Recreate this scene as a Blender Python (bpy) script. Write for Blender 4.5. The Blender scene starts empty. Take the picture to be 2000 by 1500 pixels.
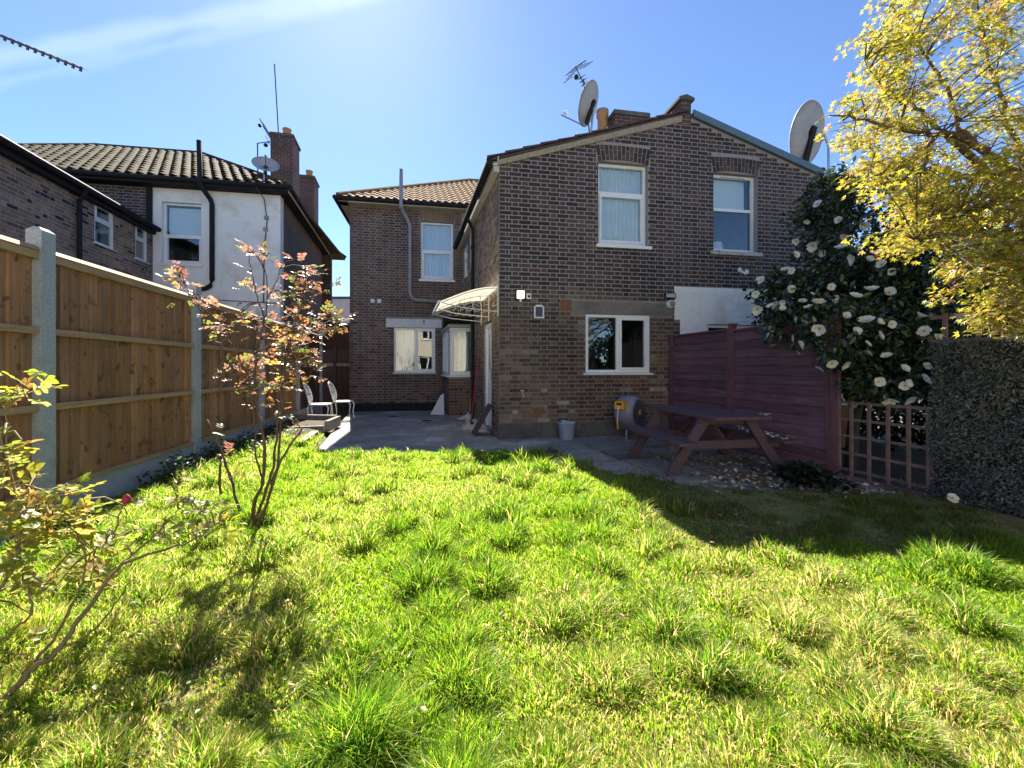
import bpy, math, random
import numpy as np
from mathutils import Vector, Matrix

random.seed(7)
rng = np.random.default_rng(7)
sc = bpy.context.scene
C = sc.collection

# ------------------------------------------------------------------ camera
cam_d = bpy.data.cameras.new("camera")
cam_d.sensor_fit = 'HORIZONTAL'
cam_d.sensor_width = 36.0
cam_d.lens = 36.0 * 850.0 / 2000.0
cam_d.shift_y = -31.0 / 2000.0
cam_d.clip_start = 0.05
cam_d.clip_end = 2000.0
cam = bpy.data.objects.new("camera", cam_d)
cam.location = (0, 0, 1.22)
cam.rotation_euler = (math.pi / 2, 0, 0)
C.objects.link(cam)
sc.camera = cam

# ------------------------------------------------------------------ sky, sun, exposure
SUN_TO = Vector((-0.373, 1.0, 1.02)).normalized()      # towards the sun
elev = math.asin(SUN_TO.z)
azim = math.atan2(SUN_TO.x, SUN_TO.y)                  # clockwise from +Y
world = bpy.data.worlds.new("World")
sc.world = world
world.use_nodes = True
wn, wl = world.node_tree.nodes, world.node_tree.links
for n in list(wn):
    wn.remove(n)
w_out = wn.new("ShaderNodeOutputWorld")
w_bg = wn.new("ShaderNodeBackground")
w_sky = wn.new("ShaderNodeTexSky")
w_sky.sky_type = 'NISHITA'
w_sky.sun_disc = False
w_sky.sun_elevation = elev
w_sky.sun_rotation = azim
w_sky.altitude = 30
w_sky.air_density = 0.75
w_sky.dust_density = 0.14
w_sky.ozone_density = 6.0
w_bg.inputs['Strength'].default_value = 0.051
# two thin vapour trails high in the sky, as bands round a great circle
w_tc = wn.new("ShaderNodeTexCoord")


def trail(d1, d2, width, amount, seed):
    n = Vector(d1).cross(Vector(d2)).normalized()
    nz = wn.new("ShaderNodeTexNoise"); nz.inputs['Scale'].default_value = 9 + seed; nz.inputs['Detail'].default_value = 7
    wl.new(w_tc.outputs['Generated'], nz.inputs['Vector'])
    dt = wn.new("ShaderNodeVectorMath"); dt.operation = 'DOT_PRODUCT'
    nrm = wn.new("ShaderNodeVectorMath"); nrm.operation = 'NORMALIZE'
    wl.new(w_tc.outputs['Generated'], nrm.inputs[0])
    wl.new(nrm.outputs[0], dt.inputs[0]); dt.inputs[1].default_value = n
    ab = wn.new("ShaderNodeMath"); ab.operation = 'ABSOLUTE'; wl.new(dt.outputs['Value'], ab.inputs[0])
    wob = wn.new("ShaderNodeMath"); wob.operation = 'MULTIPLY_ADD'
    wl.new(nz.outputs['Fac'], wob.inputs[0]); wob.inputs[1].default_value = width * 1.6; wob.inputs[2].default_value = -width * 0.8
    ad = wn.new("ShaderNodeMath"); ad.operation = 'ADD'; wl.new(ab.outputs[0], ad.inputs[0]); wl.new(wob.outputs[0], ad.inputs[1])
    mr = wn.new("ShaderNodeMapRange"); mr.interpolation_type = 'SMOOTHSTEP'
    wl.new(ad.outputs[0], mr.inputs['Value'])
    mr.inputs['From Min'].default_value = 0.0; mr.inputs['From Max'].default_value = width
    mr.inputs['To Min'].default_value = amount; mr.inputs['To Max'].default_value = 0.0
    return mr.outputs['Result']


t1 = trail((-1.176, 1, 0.715), (-0.518, 1, 0.835), 0.019, 0.10, 0)
t2 = trail((-1.176, 1, 0.655), (-0.53, 1, 0.80), 0.014, 0.05, 3)
t_add = wn.new("ShaderNodeMath"); t_add.operation = 'ADD'; wl.new(t1, t_add.inputs[0]); wl.new(t2, t_add.inputs[1])
w_mix = wn.new("ShaderNodeMix"); w_mix.data_type = 'RGBA'
wl.new(t_add.outputs[0], w_mix.inputs[0])
wl.new(w_sky.outputs[0], w_mix.inputs[6])
w_mix.inputs[7].default_value = (9.0, 9.3, 9.6, 1)
wl.new(w_mix.outputs[2], w_bg.inputs['Color'])
wl.new(w_bg.outputs[0], w_out.inputs['Surface'])

sun_d = bpy.data.lights.new("sun", 'SUN')
sun_d.energy = 4.0
sun_d.angle = math.radians(0.53)
sun_d.color = (1.0, 0.93, 0.82)
sun = bpy.data.objects.new("sun", sun_d)
sun.rotation_euler = (-SUN_TO).to_track_quat('-Z', 'Y').to_euler()
sun.location = (-4, 10, 12)
C.objects.link(sun)

sc.view_settings.view_transform = 'Standard'
sc.view_settings.look = 'None'
sc.view_settings.gamma = 1.0
sc.view_settings.use_curve_mapping = False
sc.view_settings.exposure = 2.3
sc.cycles.use_denoising = True
sc.cycles.max_bounces = 8
sc.cycles.transparent_max_bounces = 12

# ------------------------------------------------------------------ materials


def new_mat(name):
    m = bpy.data.materials.new(name)
    m.use_nodes = True
    nt = m.node_tree
    b = nt.nodes.get("Principled BSDF")
    return m, nt, b


def pos_node(nt, scale=(1, 1, 1), rotz=0.0):
    g = nt.nodes.new("ShaderNodeNewGeometry")
    mp = nt.nodes.new("ShaderNodeMapping")
    mp.inputs['Rotation'].default_value = (0, 0, rotz)
    mp2 = nt.nodes.new("ShaderNodeMapping")
    mp2.inputs['Scale'].default_value = scale
    nt.links.new(g.outputs['Position'], mp.inputs['Vector'])
    nt.links.new(mp.outputs['Vector'], mp2.inputs['Vector'])
    return mp2.outputs['Vector']


def noise(nt, vec, scale, detail=4, rough=0.55):
    n = nt.nodes.new("ShaderNodeTexNoise")
    n.inputs['Scale'].default_value = scale
    n.inputs['Detail'].default_value = detail
    n.inputs['Roughness'].default_value = rough
    nt.links.new(vec, n.inputs['Vector'])
    return n.outputs['Fac']


def ramp(nt, fac, stops):
    r = nt.nodes.new("ShaderNodeValToRGB")
    while len(r.color_ramp.elements) > len(stops):
        r.color_ramp.elements.remove(r.color_ramp.elements[-1])
    while len(r.color_ramp.elements) < len(stops):
        r.color_ramp.elements.new(0.5)
    for e, (p, c) in zip(r.color_ramp.elements, stops):
        e.position = p
        e.color = (c[0], c[1], c[2], 1) if not isinstance(c, (int, float)) else (c, c, c, 1)
    nt.links.new(fac, r.inputs['Fac'])
    return r.outputs['Color']


def mixc(nt, a, b, fac, mode='MIX'):
    m = nt.nodes.new("ShaderNodeMix"); m.data_type = 'RGBA'; m.blend_type = mode
    for sock, val in ((m.inputs[0], fac), (m.inputs[6], a), (m.inputs[7], b)):
        if hasattr(val, 'is_output'):
            nt.links.new(val, sock)
        elif isinstance(val, (int, float)):
            sock.default_value = val
        else:
            sock.default_value = (val[0], val[1], val[2], 1)
    return m.outputs[2]


def bump(nt, b, height, strength=0.3, dist=0.01):
    bn = nt.nodes.new("ShaderNodeBump")
    bn.inputs['Strength'].default_value = strength
    bn.inputs['Distance'].default_value = dist
    nt.links.new(height, bn.inputs['Height'])
    nt.links.new(bn.outputs['Normal'], b.inputs['Normal'])


def surf(name, col, rough=0.7, nscale=(6, 6, 6), amt=0.35, bstr=0.2, bdist=0.004, rotz=0.0, col2=None, patch=None, metal=0.0, spec=0.4, soot=0.0):
    """a colour broken up by two noises; col None reads the face attribute 'tint'"""
    m, nt, b = new_mat(name)
    v = pos_node(nt, nscale, rotz)
    n1 = noise(nt, v, 1.0, 6, 0.65)
    v2 = pos_node(nt, (1, 1, 1))
    n2 = noise(nt, v2, 1.7, 5)
    if col is None:
        at = nt.nodes.new("ShaderNodeAttribute"); at.attribute_name = 'tint'
        base = at.outputs['Color']
    else:
        base = col
    if col2 is not None:
        base = mixc(nt, base, col2, ramp(nt, n2, [(0.42, 0.0), (0.62, 1.0)]))
    k = ramp(nt, n1, [(0.25, 1 - amt), (0.75, 1 + amt * 0.6)])
    base = mixc(nt, base, k, 1.0, 'MULTIPLY')
    if soot:
        sn = noise(nt, pos_node(nt, (0.9, 0.9, 0.5)), 1.0, 6, 0.7)
        base = mixc(nt, base, ramp(nt, sn, [(0.34, 1 - soot), (0.5, 1.0), (0.70, 1 + soot)]), 1.0, 'MULTIPLY')
    if patch is not None:           # (colour, noise scale, lo, hi)
        pn = noise(nt, v2, patch[1], 6, 0.65)
        base = mixc(nt, base, patch[0], ramp(nt, pn, [(patch[2], 0.0), (patch[3], 1.0)]))
    nt.links.new(base, b.inputs['Base Color'])
    b.inputs['Roughness'].default_value = rough
    b.inputs['Metallic'].default_value = metal
    b.inputs['Specular IOR Level'].default_value = spec
    if bstr > 0:
        bump(nt, b, n1, bstr, bdist)
    return m


def leafmat(name, transl=0.5, rough=0.5, gloss=0.3, boost=1.0):
    m, nt, b = new_mat(name)
    at = nt.nodes.new("ShaderNodeAttribute"); at.attribute_name = 'tint'
    nt.links.new(at.outputs['Color'], b.inputs['Base Color'])
    b.inputs['Roughness'].default_value = rough
    b.inputs['Specular IOR Level'].default_value = gloss
    tr = nt.nodes.new("ShaderNodeBsdfTranslucent")
    hs = nt.nodes.new("ShaderNodeHueSaturation"); hs.inputs['Saturation'].default_value = 1.08; hs.inputs['Value'].default_value = boost
    nt.links.new(at.outputs['Color'], hs.inputs['Color'])
    nt.links.new(hs.outputs['Color'], tr.inputs['Color'])
    mx = nt.nodes.new("ShaderNodeMixShader"); mx.inputs[0].default_value = transl
    out = nt.nodes.get("Material Output")
    nt.links.new(b.outputs[0], mx.inputs[1]); nt.links.new(tr.outputs[0], mx.inputs[2])
    nt.links.new(mx.outputs[0], out.inputs['Surface'])
    return m


def glassmat(name, ior=1.62, tint=(0.86, 0.92, 0.93)):
    m, nt, b = new_mat(name)
    nt.nodes.remove(b)
    lw = nt.nodes.new("ShaderNodeLayerWeight"); lw.inputs['Blend'].default_value = 0.5
    pw_ = nt.nodes.new("ShaderNodeMath"); pw_.operation = 'POWER'; nt.links.new(lw.outputs['Facing'], pw_.inputs[0]); pw_.inputs[1].default_value = 5.0
    fr = nt.nodes.new("ShaderNodeMath"); fr.operation = 'MULTIPLY_ADD'; nt.links.new(pw_.outputs[0], fr.inputs[0]); fr.inputs[1].default_value = 0.93; fr.inputs[2].default_value = 0.075
    tr = nt.nodes.new("ShaderNodeBsdfTransparent"); tr.inputs['Color'].default_value = (*tint, 1)
    gl = nt.nodes.new("ShaderNodeBsdfGlossy"); gl.inputs['Roughness'].default_value = 0.01; gl.inputs['Color'].default_value = (1, 1, 1, 1)
    v = pos_node(nt, (1.3, 1.3, 1.3))
    nz = noise(nt, v, 1.0, 1)
    bn = nt.nodes.new("ShaderNodeBump"); bn.inputs['Strength'].default_value = 0.05; bn.inputs['Distance'].default_value = 0.05
    nt.links.new(nz, bn.inputs['Height']); nt.links.new(bn.outputs['Normal'], gl.inputs['Normal'])
    mx = nt.nodes.new("ShaderNodeMixShader")
    nt.links.new(fr.outputs[0], mx.inputs[0]); nt.links.new(tr.outputs[0], mx.inputs[1]); nt.links.new(gl.outputs[0], mx.inputs[2])
    nt.links.new(mx.outputs[0], nt.nodes.get("Material Output").inputs['Surface'])
    return m


HZ = -math.atan2(0.97081, -0.23985)     # turns the side-wall direction onto +X
MT = {}
MT['brick'] = surf('brick', None, 0.9, (55, 55, 55), 0.5, 0.5, 0.003, soot=0.45)
MT['mortar'] = surf('mortar', (0.30, 0.268, 0.25), 0.95, (30, 30, 30), 0.25, 0.2, 0.003, col2=(0.22, 0.19, 0.17))
m, nt, b = new_mat('gable_mortar'); MT['mortar_gable'] = m
_g = nt.nodes.new("ShaderNodeNewGeometry"); _s = nt.nodes.new("ShaderNodeSeparateXYZ"); nt.links.new(_g.outputs['Position'], _s.inputs[0])
_n = noise(nt, pos_node(nt), 2.2, 6, 0.65)
_a = nt.nodes.new("ShaderNodeMath"); _a.operation = 'MULTIPLY_ADD'; nt.links.new(_n, _a.inputs[0]); _a.inputs[1].default_value = 1.3; nt.links.new(_s.outputs['Z'], _a.inputs[2])
_m = nt.nodes.new("ShaderNodeMapRange"); nt.links.new(_a.outputs[0], _m.inputs['Value'])          # old brown pointing low down, grey repointing above
_m.inputs['From Min'].default_value = 2.75; _m.inputs['From Max'].default_value = 3.25
_f = noise(nt, pos_node(nt, (34, 34, 34)), 1.0, 5)
_c = mixc(nt, (0.215, 0.18, 0.145), (0.30, 0.268, 0.262), _m.outputs['Result'])
nt.links.new(mixc(nt, _c, ramp(nt, _f, [(0.25, 0.72), (0.75, 1.2)]), 1.0, 'MULTIPLY'), b.inputs['Base Color']); b.inputs['Roughness'].default_value = 0.95
bump(nt, b, _f, 0.3, 0.003)
MT['mortar_low'] = surf('mortar_low', (0.36, 0.32, 0.28), 0.95, (30, 30, 30), 0.4, 0.3, 0.003, patch=((0.36, 0.34, 0.32), 3.0, 0.60, 0.72))
MT['whitewall'] = surf('painted_brick', (0.80, 0.81, 0.80), 0.8, (16, 16, 30), 0.10, 0.35, 0.006, patch=((0.58, 0.56, 0.51), 1.6, 0.52, 0.72))
MT['render'] = surf('cement_render', (0.13, 0.12, 0.115), 0.95, (14, 14, 14), 0.35, 0.3, 0.004, col2=(0.09, 0.083, 0.08))
MT['lintel'] = surf('concrete_lintel', (0.21, 0.19, 0.17), 0.95, (18, 18, 18), 0.3, 0.3, 0.004, col2=(0.16, 0.145, 0.13))
MT['lintelwhite'] = surf('peeling_paint', (0.62, 0.63, 0.64), 0.8, (10, 10, 10), 0.12, 0.2, 0.003, patch=((0.12, 0.11, 0.10), 7.0, 0.62, 0.66))
MT['upvc'] = surf('white_plastic', (0.78, 0.80, 0.82), 0.35, (8, 8, 8), 0.06, 0.0)
MT['creamwall'] = surf('cream_render', (0.74, 0.67, 0.52), 0.9, (8, 8, 8), 0.12, 0.2, 0.004)
MT['sillstone'] = surf('flaking_sill', (0.55, 0.52, 0.47), 0.9, (14, 14, 14), 0.4, 0.5, 0.006, patch=((0.16, 0.12, 0.09), 9.0, 0.52, 0.6))
MT['glass'] = glassmat('window_glass')
MT['room'] = surf('room_paint', (0.16, 0.145, 0.13), 0.9, (2, 2, 2), 0.3, 0.0)
MT['curtain'] = surf('net_curtain', (0.75, 0.77, 0.80), 0.9, (3, 3, 3), 0.1, 0.0)
MT['blind'] = surf('roller_blind', (0.80, 0.80, 0.78), 0.9, (3, 3, 3), 0.05, 0.0)
MT['black'] = surf('black_plastic', (0.022, 0.023, 0.027), 0.7, (9, 9, 9), 0.3, 0.0, spec=0.12)
MT['greypipe'] = surf('grey_pipe', (0.27, 0.28, 0.31), 0.5, (7, 7, 7), 0.2, 0.1)
MT['fascia'] = surf('pale_fascia', (0.50, 0.46, 0.40), 0.7, (6, 6, 6), 0.2, 0.1)
MT['verge'] = surf('verge_mortar', (0.34, 0.29, 0.22), 0.95, (20, 20, 20), 0.4, 0.4, 0.006)
MT['tile'] = surf('clay_roof_tile', (0.27, 0.135, 0.062), 0.95, (9, 9, 9), 0.45, 0.2, 0.004, col2=(0.25, 0.165, 0.07), spec=0.1)
MT['tiledark'] = surf('dark_roof_tile', (0.060, 0.047, 0.036), 0.95, (9, 9, 9), 0.5, 0.3, 0.004, col2=(0.11, 0.09, 0.042), spec=0.08)
MT['slate'] = surf('roof_slate', (0.085, 0.055, 0.05), 0.8, (9, 9, 9), 0.4, 0.3, 0.004)
MT['lead'] = surf('blue_grey_verge', (0.10, 0.17, 0.22), 0.6, (6, 6, 6), 0.2, 0.1)
MT['pot'] = surf('clay_pot', (0.42, 0.24, 0.12), 0.85, (12, 12, 12), 0.3, 0.2)
MT['fencewood'] = surf('fence_timber', None, 0.8, (38, 38, 2.2), 0.34, 0.35, 0.003, patch=((0.15, 0.075, 0.035), 10.0, 0.57, 0.64), soot=0.3)
MT['fencerail'] = surf('fence_rail_timber', (0.43, 0.275, 0.15), 0.8, (2, 40, 40), 0.35, 0.3, 0.003, rotz=HZ)
MT['concrete'] = surf('concrete_post', (0.42, 0.44, 0.45), 0.9, (70, 70, 70), 0.4, 0.5, 0.003, patch=((0.26, 0.27, 0.28), 5.0, 0.55, 0.75))
MT['purple'] = surf('dark_stained_timber', None, 0.75, (2.2, 45, 45), 0.6, 0.4, 0.004, rotz=HZ, soot=0.3, patch=((0.24, 0.15, 0.13), 6.0, 0.64, 0.76))
MT['purplepost'] = surf('dark_stained_post', (0.16, 0.066, 0.078), 0.75, (30, 30, 2.5), 0.4, 0.3, 0.003)
MT['trellis'] = surf('weathered_trellis', (0.20, 0.125, 0.11), 0.85, (14, 14, 14), 0.4, 0.3, 0.003)
MT['tablewood'] = surf('table_timber', (0.108, 0.066, 0.082), 0.65, (2.5, 50, 50), 0.55, 0.35, 0.003, rotz=HZ)
MT['patio'] = surf('patio_concrete', (0.31, 0.285, 0.255), 0.9, (9, 9, 9), 0.3, 0.25, 0.004, col2=(0.22, 0.205, 0.19), patch=((0.47, 0.46, 0.45), 1.1, 0.52, 0.66))
MT['slab'] = surf('paving_stone', None, 0.92, (12, 12, 12), 0.4, 0.4, 0.005, patch=((0.09, 0.085, 0.06), 2.2, 0.55, 0.7))
MT['soil'] = surf('soil', (0.075, 0.055, 0.038), 1.0, (16, 16, 16), 0.5, 0.8, 0.02)
MT['thatch'] = surf('lawn_thatch', (0.24, 0.20, 0.075), 1.0, (30, 30, 30), 0.5, 0.9, 0.02, col2=(0.13, 0.17, 0.04))
MT['ground'] = surf('bare_ground', (0.10, 0.085, 0.06), 1.0, (7, 7, 7), 0.4, 0.5, 0.02)
MT['oldwood'] = surf('old_brown_timber', (0.085, 0.045, 0.035), 0.85, (30, 30, 2.5), 0.4, 0.3, 0.003)
MT['greywood'] = surf('grey_old_timber', (0.26, 0.23, 0.19), 0.9, (14, 14, 14), 0.45, 0.4, 0.004)
MT['bark'] = surf('bark', (0.10, 0.068, 0.052), 0.9, (40, 40, 12), 0.4, 0.5, 0.004)
MT['stem'] = surf('rose_stem', (0.15, 0.085, 0.065), 0.7, (40, 40, 12), 0.4, 0.3, 0.003)
MT['stemgreen'] = surf('pale_rose_stem', (0.23, 0.17, 0.075), 0.7, (40, 40, 12), 0.4, 0.3, 0.003)
MT['grass'] = leafmat('grass_blade', 0.62, 0.4, 0.4, 1.55)
MT['leaf'] = leafmat('thin_leaf', 0.58, 0.4, 0.45, 1.15)
MT['glossleaf'] = leafmat('glossy_leaf', 0.2, 0.25, 0.8)
MT['petal'] = leafmat('flower_petal', 0.35, 0.6, 0.2)
MT['stamen'] = surf('stamen', (0.65, 0.38, 0.05), 0.8, (60, 60, 60), 0.3, 0.3)
MT['screen'] = leafmat('screen_bristle', 0.1, 0.8, 0.2)
MT['dish'] = surf('dish_metal', (0.36, 0.36, 0.36), 0.55, (5, 5, 9), 0.25, 0.0)
MT['alu'] = surf('aerial_metal', (0.10, 0.10, 0.115), 0.5, (20, 20, 20), 0.2, 0.0, metal=0.3)
MT['steel'] = surf('galvanised_steel', (0.42, 0.44, 0.46), 0.4, (20, 20, 20), 0.2, 0.0, metal=0.6)
MT['whitemetal'] = surf('white_painted_metal', (0.74, 0.73, 0.69), 0.55, (20, 20, 20), 0.15, 0.1)
MT['bucket'] = surf('pale_blue_plastic', (0.36, 0.47, 0.66), 0.45, (8, 8, 8), 0.15, 0.05)
MT['reelgrey'] = surf('reel_grey_plastic', (0.24, 0.25, 0.30), 0.4, (9, 9, 9), 0.15, 0.05)
MT['reeldark'] = surf('reel_dark_plastic', (0.10, 0.10, 0.125), 0.45, (9, 9, 9), 0.15, 0.05)
MT['reelyellow'] = surf('reel_yellow_plastic', (0.75, 0.36, 0.03), 0.45, (9, 9, 9), 0.1, 0.0)
MT['whiteplastic'] = surf('offwhite_plastic', (0.72, 0.73, 0.74), 0.5, (9, 9, 9), 0.1, 0.0)
MT['terracotta'] = surf('air_brick', (0.25, 0.12, 0.075), 0.9, (25, 25, 25), 0.3, 0.3)
MT['paleslab'] = surf('pale_step_slab', (0.58, 0.52, 0.43), 0.9, (14, 14, 14), 0.3, 0.3, 0.004)
MT['red'] = surf('red_paint', (0.36, 0.03, 0.05), 0.6, (14, 14, 14), 0.2, 0.0)
MT['mopstring'] = surf('mop_string', (0.62, 0.64, 0.66), 0.95, (50, 50, 50), 0.3, 0.4)
MT['stick'] = surf('pale_wood_handle', (0.45, 0.33, 0.20), 0.7, (30, 30, 5), 0.3, 0.1)
MT['board'] = surf('dark_board', (0.085, 0.06, 0.045), 0.8, (20, 20, 6), 0.35, 0.2)
MT['farwall'] = surf('far_render', (0.72, 0.64, 0.60), 0.9, (2, 2, 2), 0.15, 0.0)
m, nt, b = new_mat('lit_lamp'); MT['lit'] = m
b.inputs['Base Color'].default_value = (0.9, 0.8, 0.6, 1); b.inputs['Emission Color'].default_value = (1.0, 0.80, 0.52, 1); b.inputs['Emission Strength'].default_value = 0.45
m, nt, b = new_mat('polycarbonate'); MT['poly'] = m
b.inputs['Base Color'].default_value = (0.80, 0.77, 0.68, 1); b.inputs['Roughness'].default_value = 0.4
_tr = nt.nodes.new("ShaderNodeBsdfTranslucent"); _tr.inputs['Color'].default_value = (0.80, 0.77, 0.68, 1)
_mx = nt.nodes.new("ShaderNodeMixShader"); _mx.inputs[0].default_value = 0.65
nt.links.new(b.outputs[0], _mx.inputs[1]); nt.links.new(_tr.outputs[0], _mx.inputs[2]); nt.links.new(_mx.outputs[0], nt.nodes.get("Material Output").inputs['Surface'])

# ------------------------------------------------------------------ mesh helpers
OFF = {}


def frame(O, u, n):
    def fr(a, d, z):
        return (O[0] + a * u[0] + d * n[0], O[1] + a * u[1] + d * n[1], z)
    fr.ang = math.atan2(u[1], u[0])
    return fr


XY = frame((0, 0), (1, 0), (0, 1))


class MB:
    def __init__(s):
        s.v = []; s.f = []; s.c = []; s.has = False

    def add(s, v, f, col=None):
        o = len(s.v)
        s.v.extend(v)
        for q in f:
            s.f.append(tuple(i + o for i in q)); s.c.append(col)
        if col is not None:
            s.has = True

    def hexa(s, p, col=None, skip=()):
        """p: 8 points, bottom ring 0-3, top ring 4-7"""
        fs = [(3, 2, 1, 0), (4, 5, 6, 7), (0, 1, 5, 4), (1, 2, 6, 5), (2, 3, 7, 6), (3, 0, 4, 7)]
        s.add(p, [q for i, q in enumerate(fs) if i not in skip], col)
        return s

    def box(s, fr, a0, a1, d0, d1, z0, z1, col=None):
        return s.hexa([fr(a0, d0, z0), fr(a1, d0, z0), fr(a1, d1, z0), fr(a0, d1, z0),
                       fr(a0, d0, z1), fr(a1, d0, z1), fr(a1, d1, z1), fr(a0, d1, z1)], col)

    def bar(s, p, q, w, h, up=(0, 0, 1), col=None):
        """rectangular bar from p to q, w across, h along 'up'"""
        p = Vector(p); q = Vector(q); d = (q - p).normalized(); up = Vector(up)
        x = d.cross(up).normalized(); y = x.cross(d).normalized()
        x *= w / 2; y *= h / 2
        return s.hexa([tuple(p - x - y), tuple(p + x - y), tuple(q + x - y), tuple(q - x - y),
                       tuple(p - x + y), tuple(p + x + y), tuple(q + x + y), tuple(q - x + y)], col)

    def tube(s, pts, r, sides=7, col=None, cap=True):
        pts = [Vector(p) for p in pts]
        if isinstance(r, (int, float)):
            r = [r] * len(pts)
        rings = []
        ref = Vector((0.31, 0.22, 0.92))
        for i, p in enumerate(pts):
            d = (pts[min(i + 1, len(pts) - 1)] - pts[max(i - 1, 0)]).normalized()
            x = d.cross(ref)
            if x.length < 0.05:
                x = d.cross(Vector((1, 0, 0)))
            x.normalize(); y = d.cross(x)
            rings.append([tuple(p + (x * math.cos(a) + y * math.sin(a)) * r[i]) for a in [2 * math.pi * k / sides for k in range(sides)]])
        v = [q for ring in rings for q in ring]
        f = []
        for i in range(len(pts) - 1):
            for k in range(sides):
                k2 = (k + 1) % sides
                f.append((i * sides + k, i * sides + k2, (i + 1) * sides + k2, (i + 1) * sides + k))
        if cap:
            f.append(tuple(range(sides - 1, -1, -1))); n = (len(pts) - 1) * sides
            f.append(tuple(n + k for k in range(sides)))
        s.add(v, f, col)
        return s

    def lathe(s, c, prof, sides=16, axis=(0, 0, 1), col=None, closed=False):
        """prof: (radius, height along axis) list"""
        ax = Vector(axis).normalized(); x = ax.cross(Vector((0.2, 0.9, 0.35)))
        x.normalize(); y = ax.cross(x); c = Vector(c)
        v = []; f = []
        for r, h in prof:
            for k in range(sides):
                a = 2 * math.pi * k / sides
                v.append(tuple(c + ax * h + (x * math.cos(a) + y * math.sin(a)) * r))
        n = len(prof)
        for i in range(n - 1):
            for k in range(sides):
                k2 = (k + 1) % sides
                f.append((i * sides + k, i * sides + k2, (i + 1) * sides + k2, (i + 1) * sides + k))
        if closed:
            f.append(tuple(range(sides))); f.append(tuple((n - 1) * sides + k for k in range(sides)))
        s.add(v, f, col)
        return s

    def mesh(s, name, off=(0, 0, 0), mat=None, smooth=False):
        me = bpy.data.meshes.new(name)
        me.from_pydata([(a - off[0], b - off[1], c - off[2]) for a, b, c in s.v], [], s.f)
        if s.has:
            at = me.attributes.new('tint', 'FLOAT_COLOR', 'FACE')
            buf = np.ones((len(s.f), 4), dtype=np.float32)
            for i, c in enumerate(s.c):
                if c is not None:
                    buf[i, :3] = c
            at.data.foreach_set('color', buf.ravel())
        if smooth:
            me.shade_smooth()
        if mat:
            me.materials.append(mat)
        me.update()
        return me


def link(name, me, parent=None, loc=(0, 0, 0), rotz=0.0):
    o = bpy.data.objects.new(name, me)
    C.objects.link(o)
    o.location = loc
    if rotz:
        o.rotation_euler = (0, 0, rotz)
    if parent is not None:
        o.parent = parent
    return o


def part(name, mb, mat, parent, label=None, kind=None, smooth=False):
    off = OFF[parent.name]
    o = link(name, mb.mesh(name, off, MT[mat], smooth), parent)
    OFF[o.name] = off
    if label:
        o['label'] = label
    if kind:
        o['kind'] = kind
    return o


def thing(name, label, cat, loc, group=None):
    o = bpy.data.objects.new(name, None)
    C.objects.link(o)
    o.location = loc
    o.empty_display_size = 0.1
    o['label'] = label; o['category'] = cat
    if group:
        o['group'] = group
    OFF[o.name] = tuple(loc)
    return o


def single(name, mb, mat, label, cat, group=None, kind=None, smooth=False):
    """a thing that is one mesh, its origin at the middle of its base"""
    xs = [p[0] for p in mb.v]; ys = [p[1] for p in mb.v]; zs = [p[2] for p in mb.v]
    off = ((min(xs) + max(xs)) / 2, (min(ys) + max(ys)) / 2, min(zs))
    o = link(name, mb.mesh(name, off, MT[mat], smooth), None, off)
    OFF[o.name] = off
    if kind:
        o['kind'] = kind
    if label:
        o['label'] = label
    if cat:
        o['category'] = cat
    if group:
        o['group'] = group
    return o


def structure(name, mb, mat, smooth=False):
    return single(name, mb, mat, None, None, kind='structure', smooth=smooth)


def np_mesh(name, verts, tris, tint, mat, off=(0, 0, 0), smooth=False):
    """verts (N,3), tris (M,3), tint (M,3)"""
    me = bpy.data.meshes.new(name)
    verts = np.asarray(verts, dtype=np.float32) - np.asarray(off, dtype=np.float32)
    M = len(tris)
    me.vertices.add(len(verts)); me.vertices.foreach_set('co', verts.ravel())
    me.loops.add(M * 3); me.loops.foreach_set('vertex_index', np.asarray(tris, dtype=np.int32).ravel())
    me.polygons.add(M); me.polygons.foreach_set('loop_start', np.arange(0, M * 3, 3, dtype=np.int32))
    if smooth:
        me.polygons.foreach_set('use_smooth', np.ones(M, dtype=bool))
    at = me.attributes.new('tint', 'FLOAT_COLOR', 'FACE')
    buf = np.ones((M, 4), dtype=np.float32); buf[:, :3] = tint
    at.data.foreach_set('color', buf.ravel())
    me.materials.append(MT[mat])
    me.update(calc_edges=True)
    me.validate()
    return me


def scatter(tv, tt, P, R, S, tint):
    """copies of a template (tv (k,3), tt (m,3)) at P (n,3) with rotations R (n,3,3), sizes S (n), tint (n,3)"""
    n, k = len(P), len(tv)
    V = np.einsum('nij,kj->nki', R, tv) * S[:, None, None] + P[:, None, :]
    T = (tt[None, :, :] + (np.arange(n) * k)[:, None, None]).reshape(-1, 3)
    return V.reshape(-1, 3), T, np.repeat(tint, len(tt), axis=0)


def rot_from(xdir, ndir):
    """rotation matrices whose x axis is xdir and z axis close to ndir (n,3 each)"""
    x = xdir / np.linalg.norm(xdir, axis=1, keepdims=True)
    y = np.cross(ndir, x); y /= np.linalg.norm(y, axis=1, keepdims=True) + 1e-9
    z = np.cross(x, y)
    return np.stack([x, y, z], axis=2)


def pt(px, py, Y):
    """a point of the garden found from the survey: sight line px, py at distance Y"""
    return ((px - 1000) / 850 * Y, Y, 1.22 + (719 - py) / 850 * Y)

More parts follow.
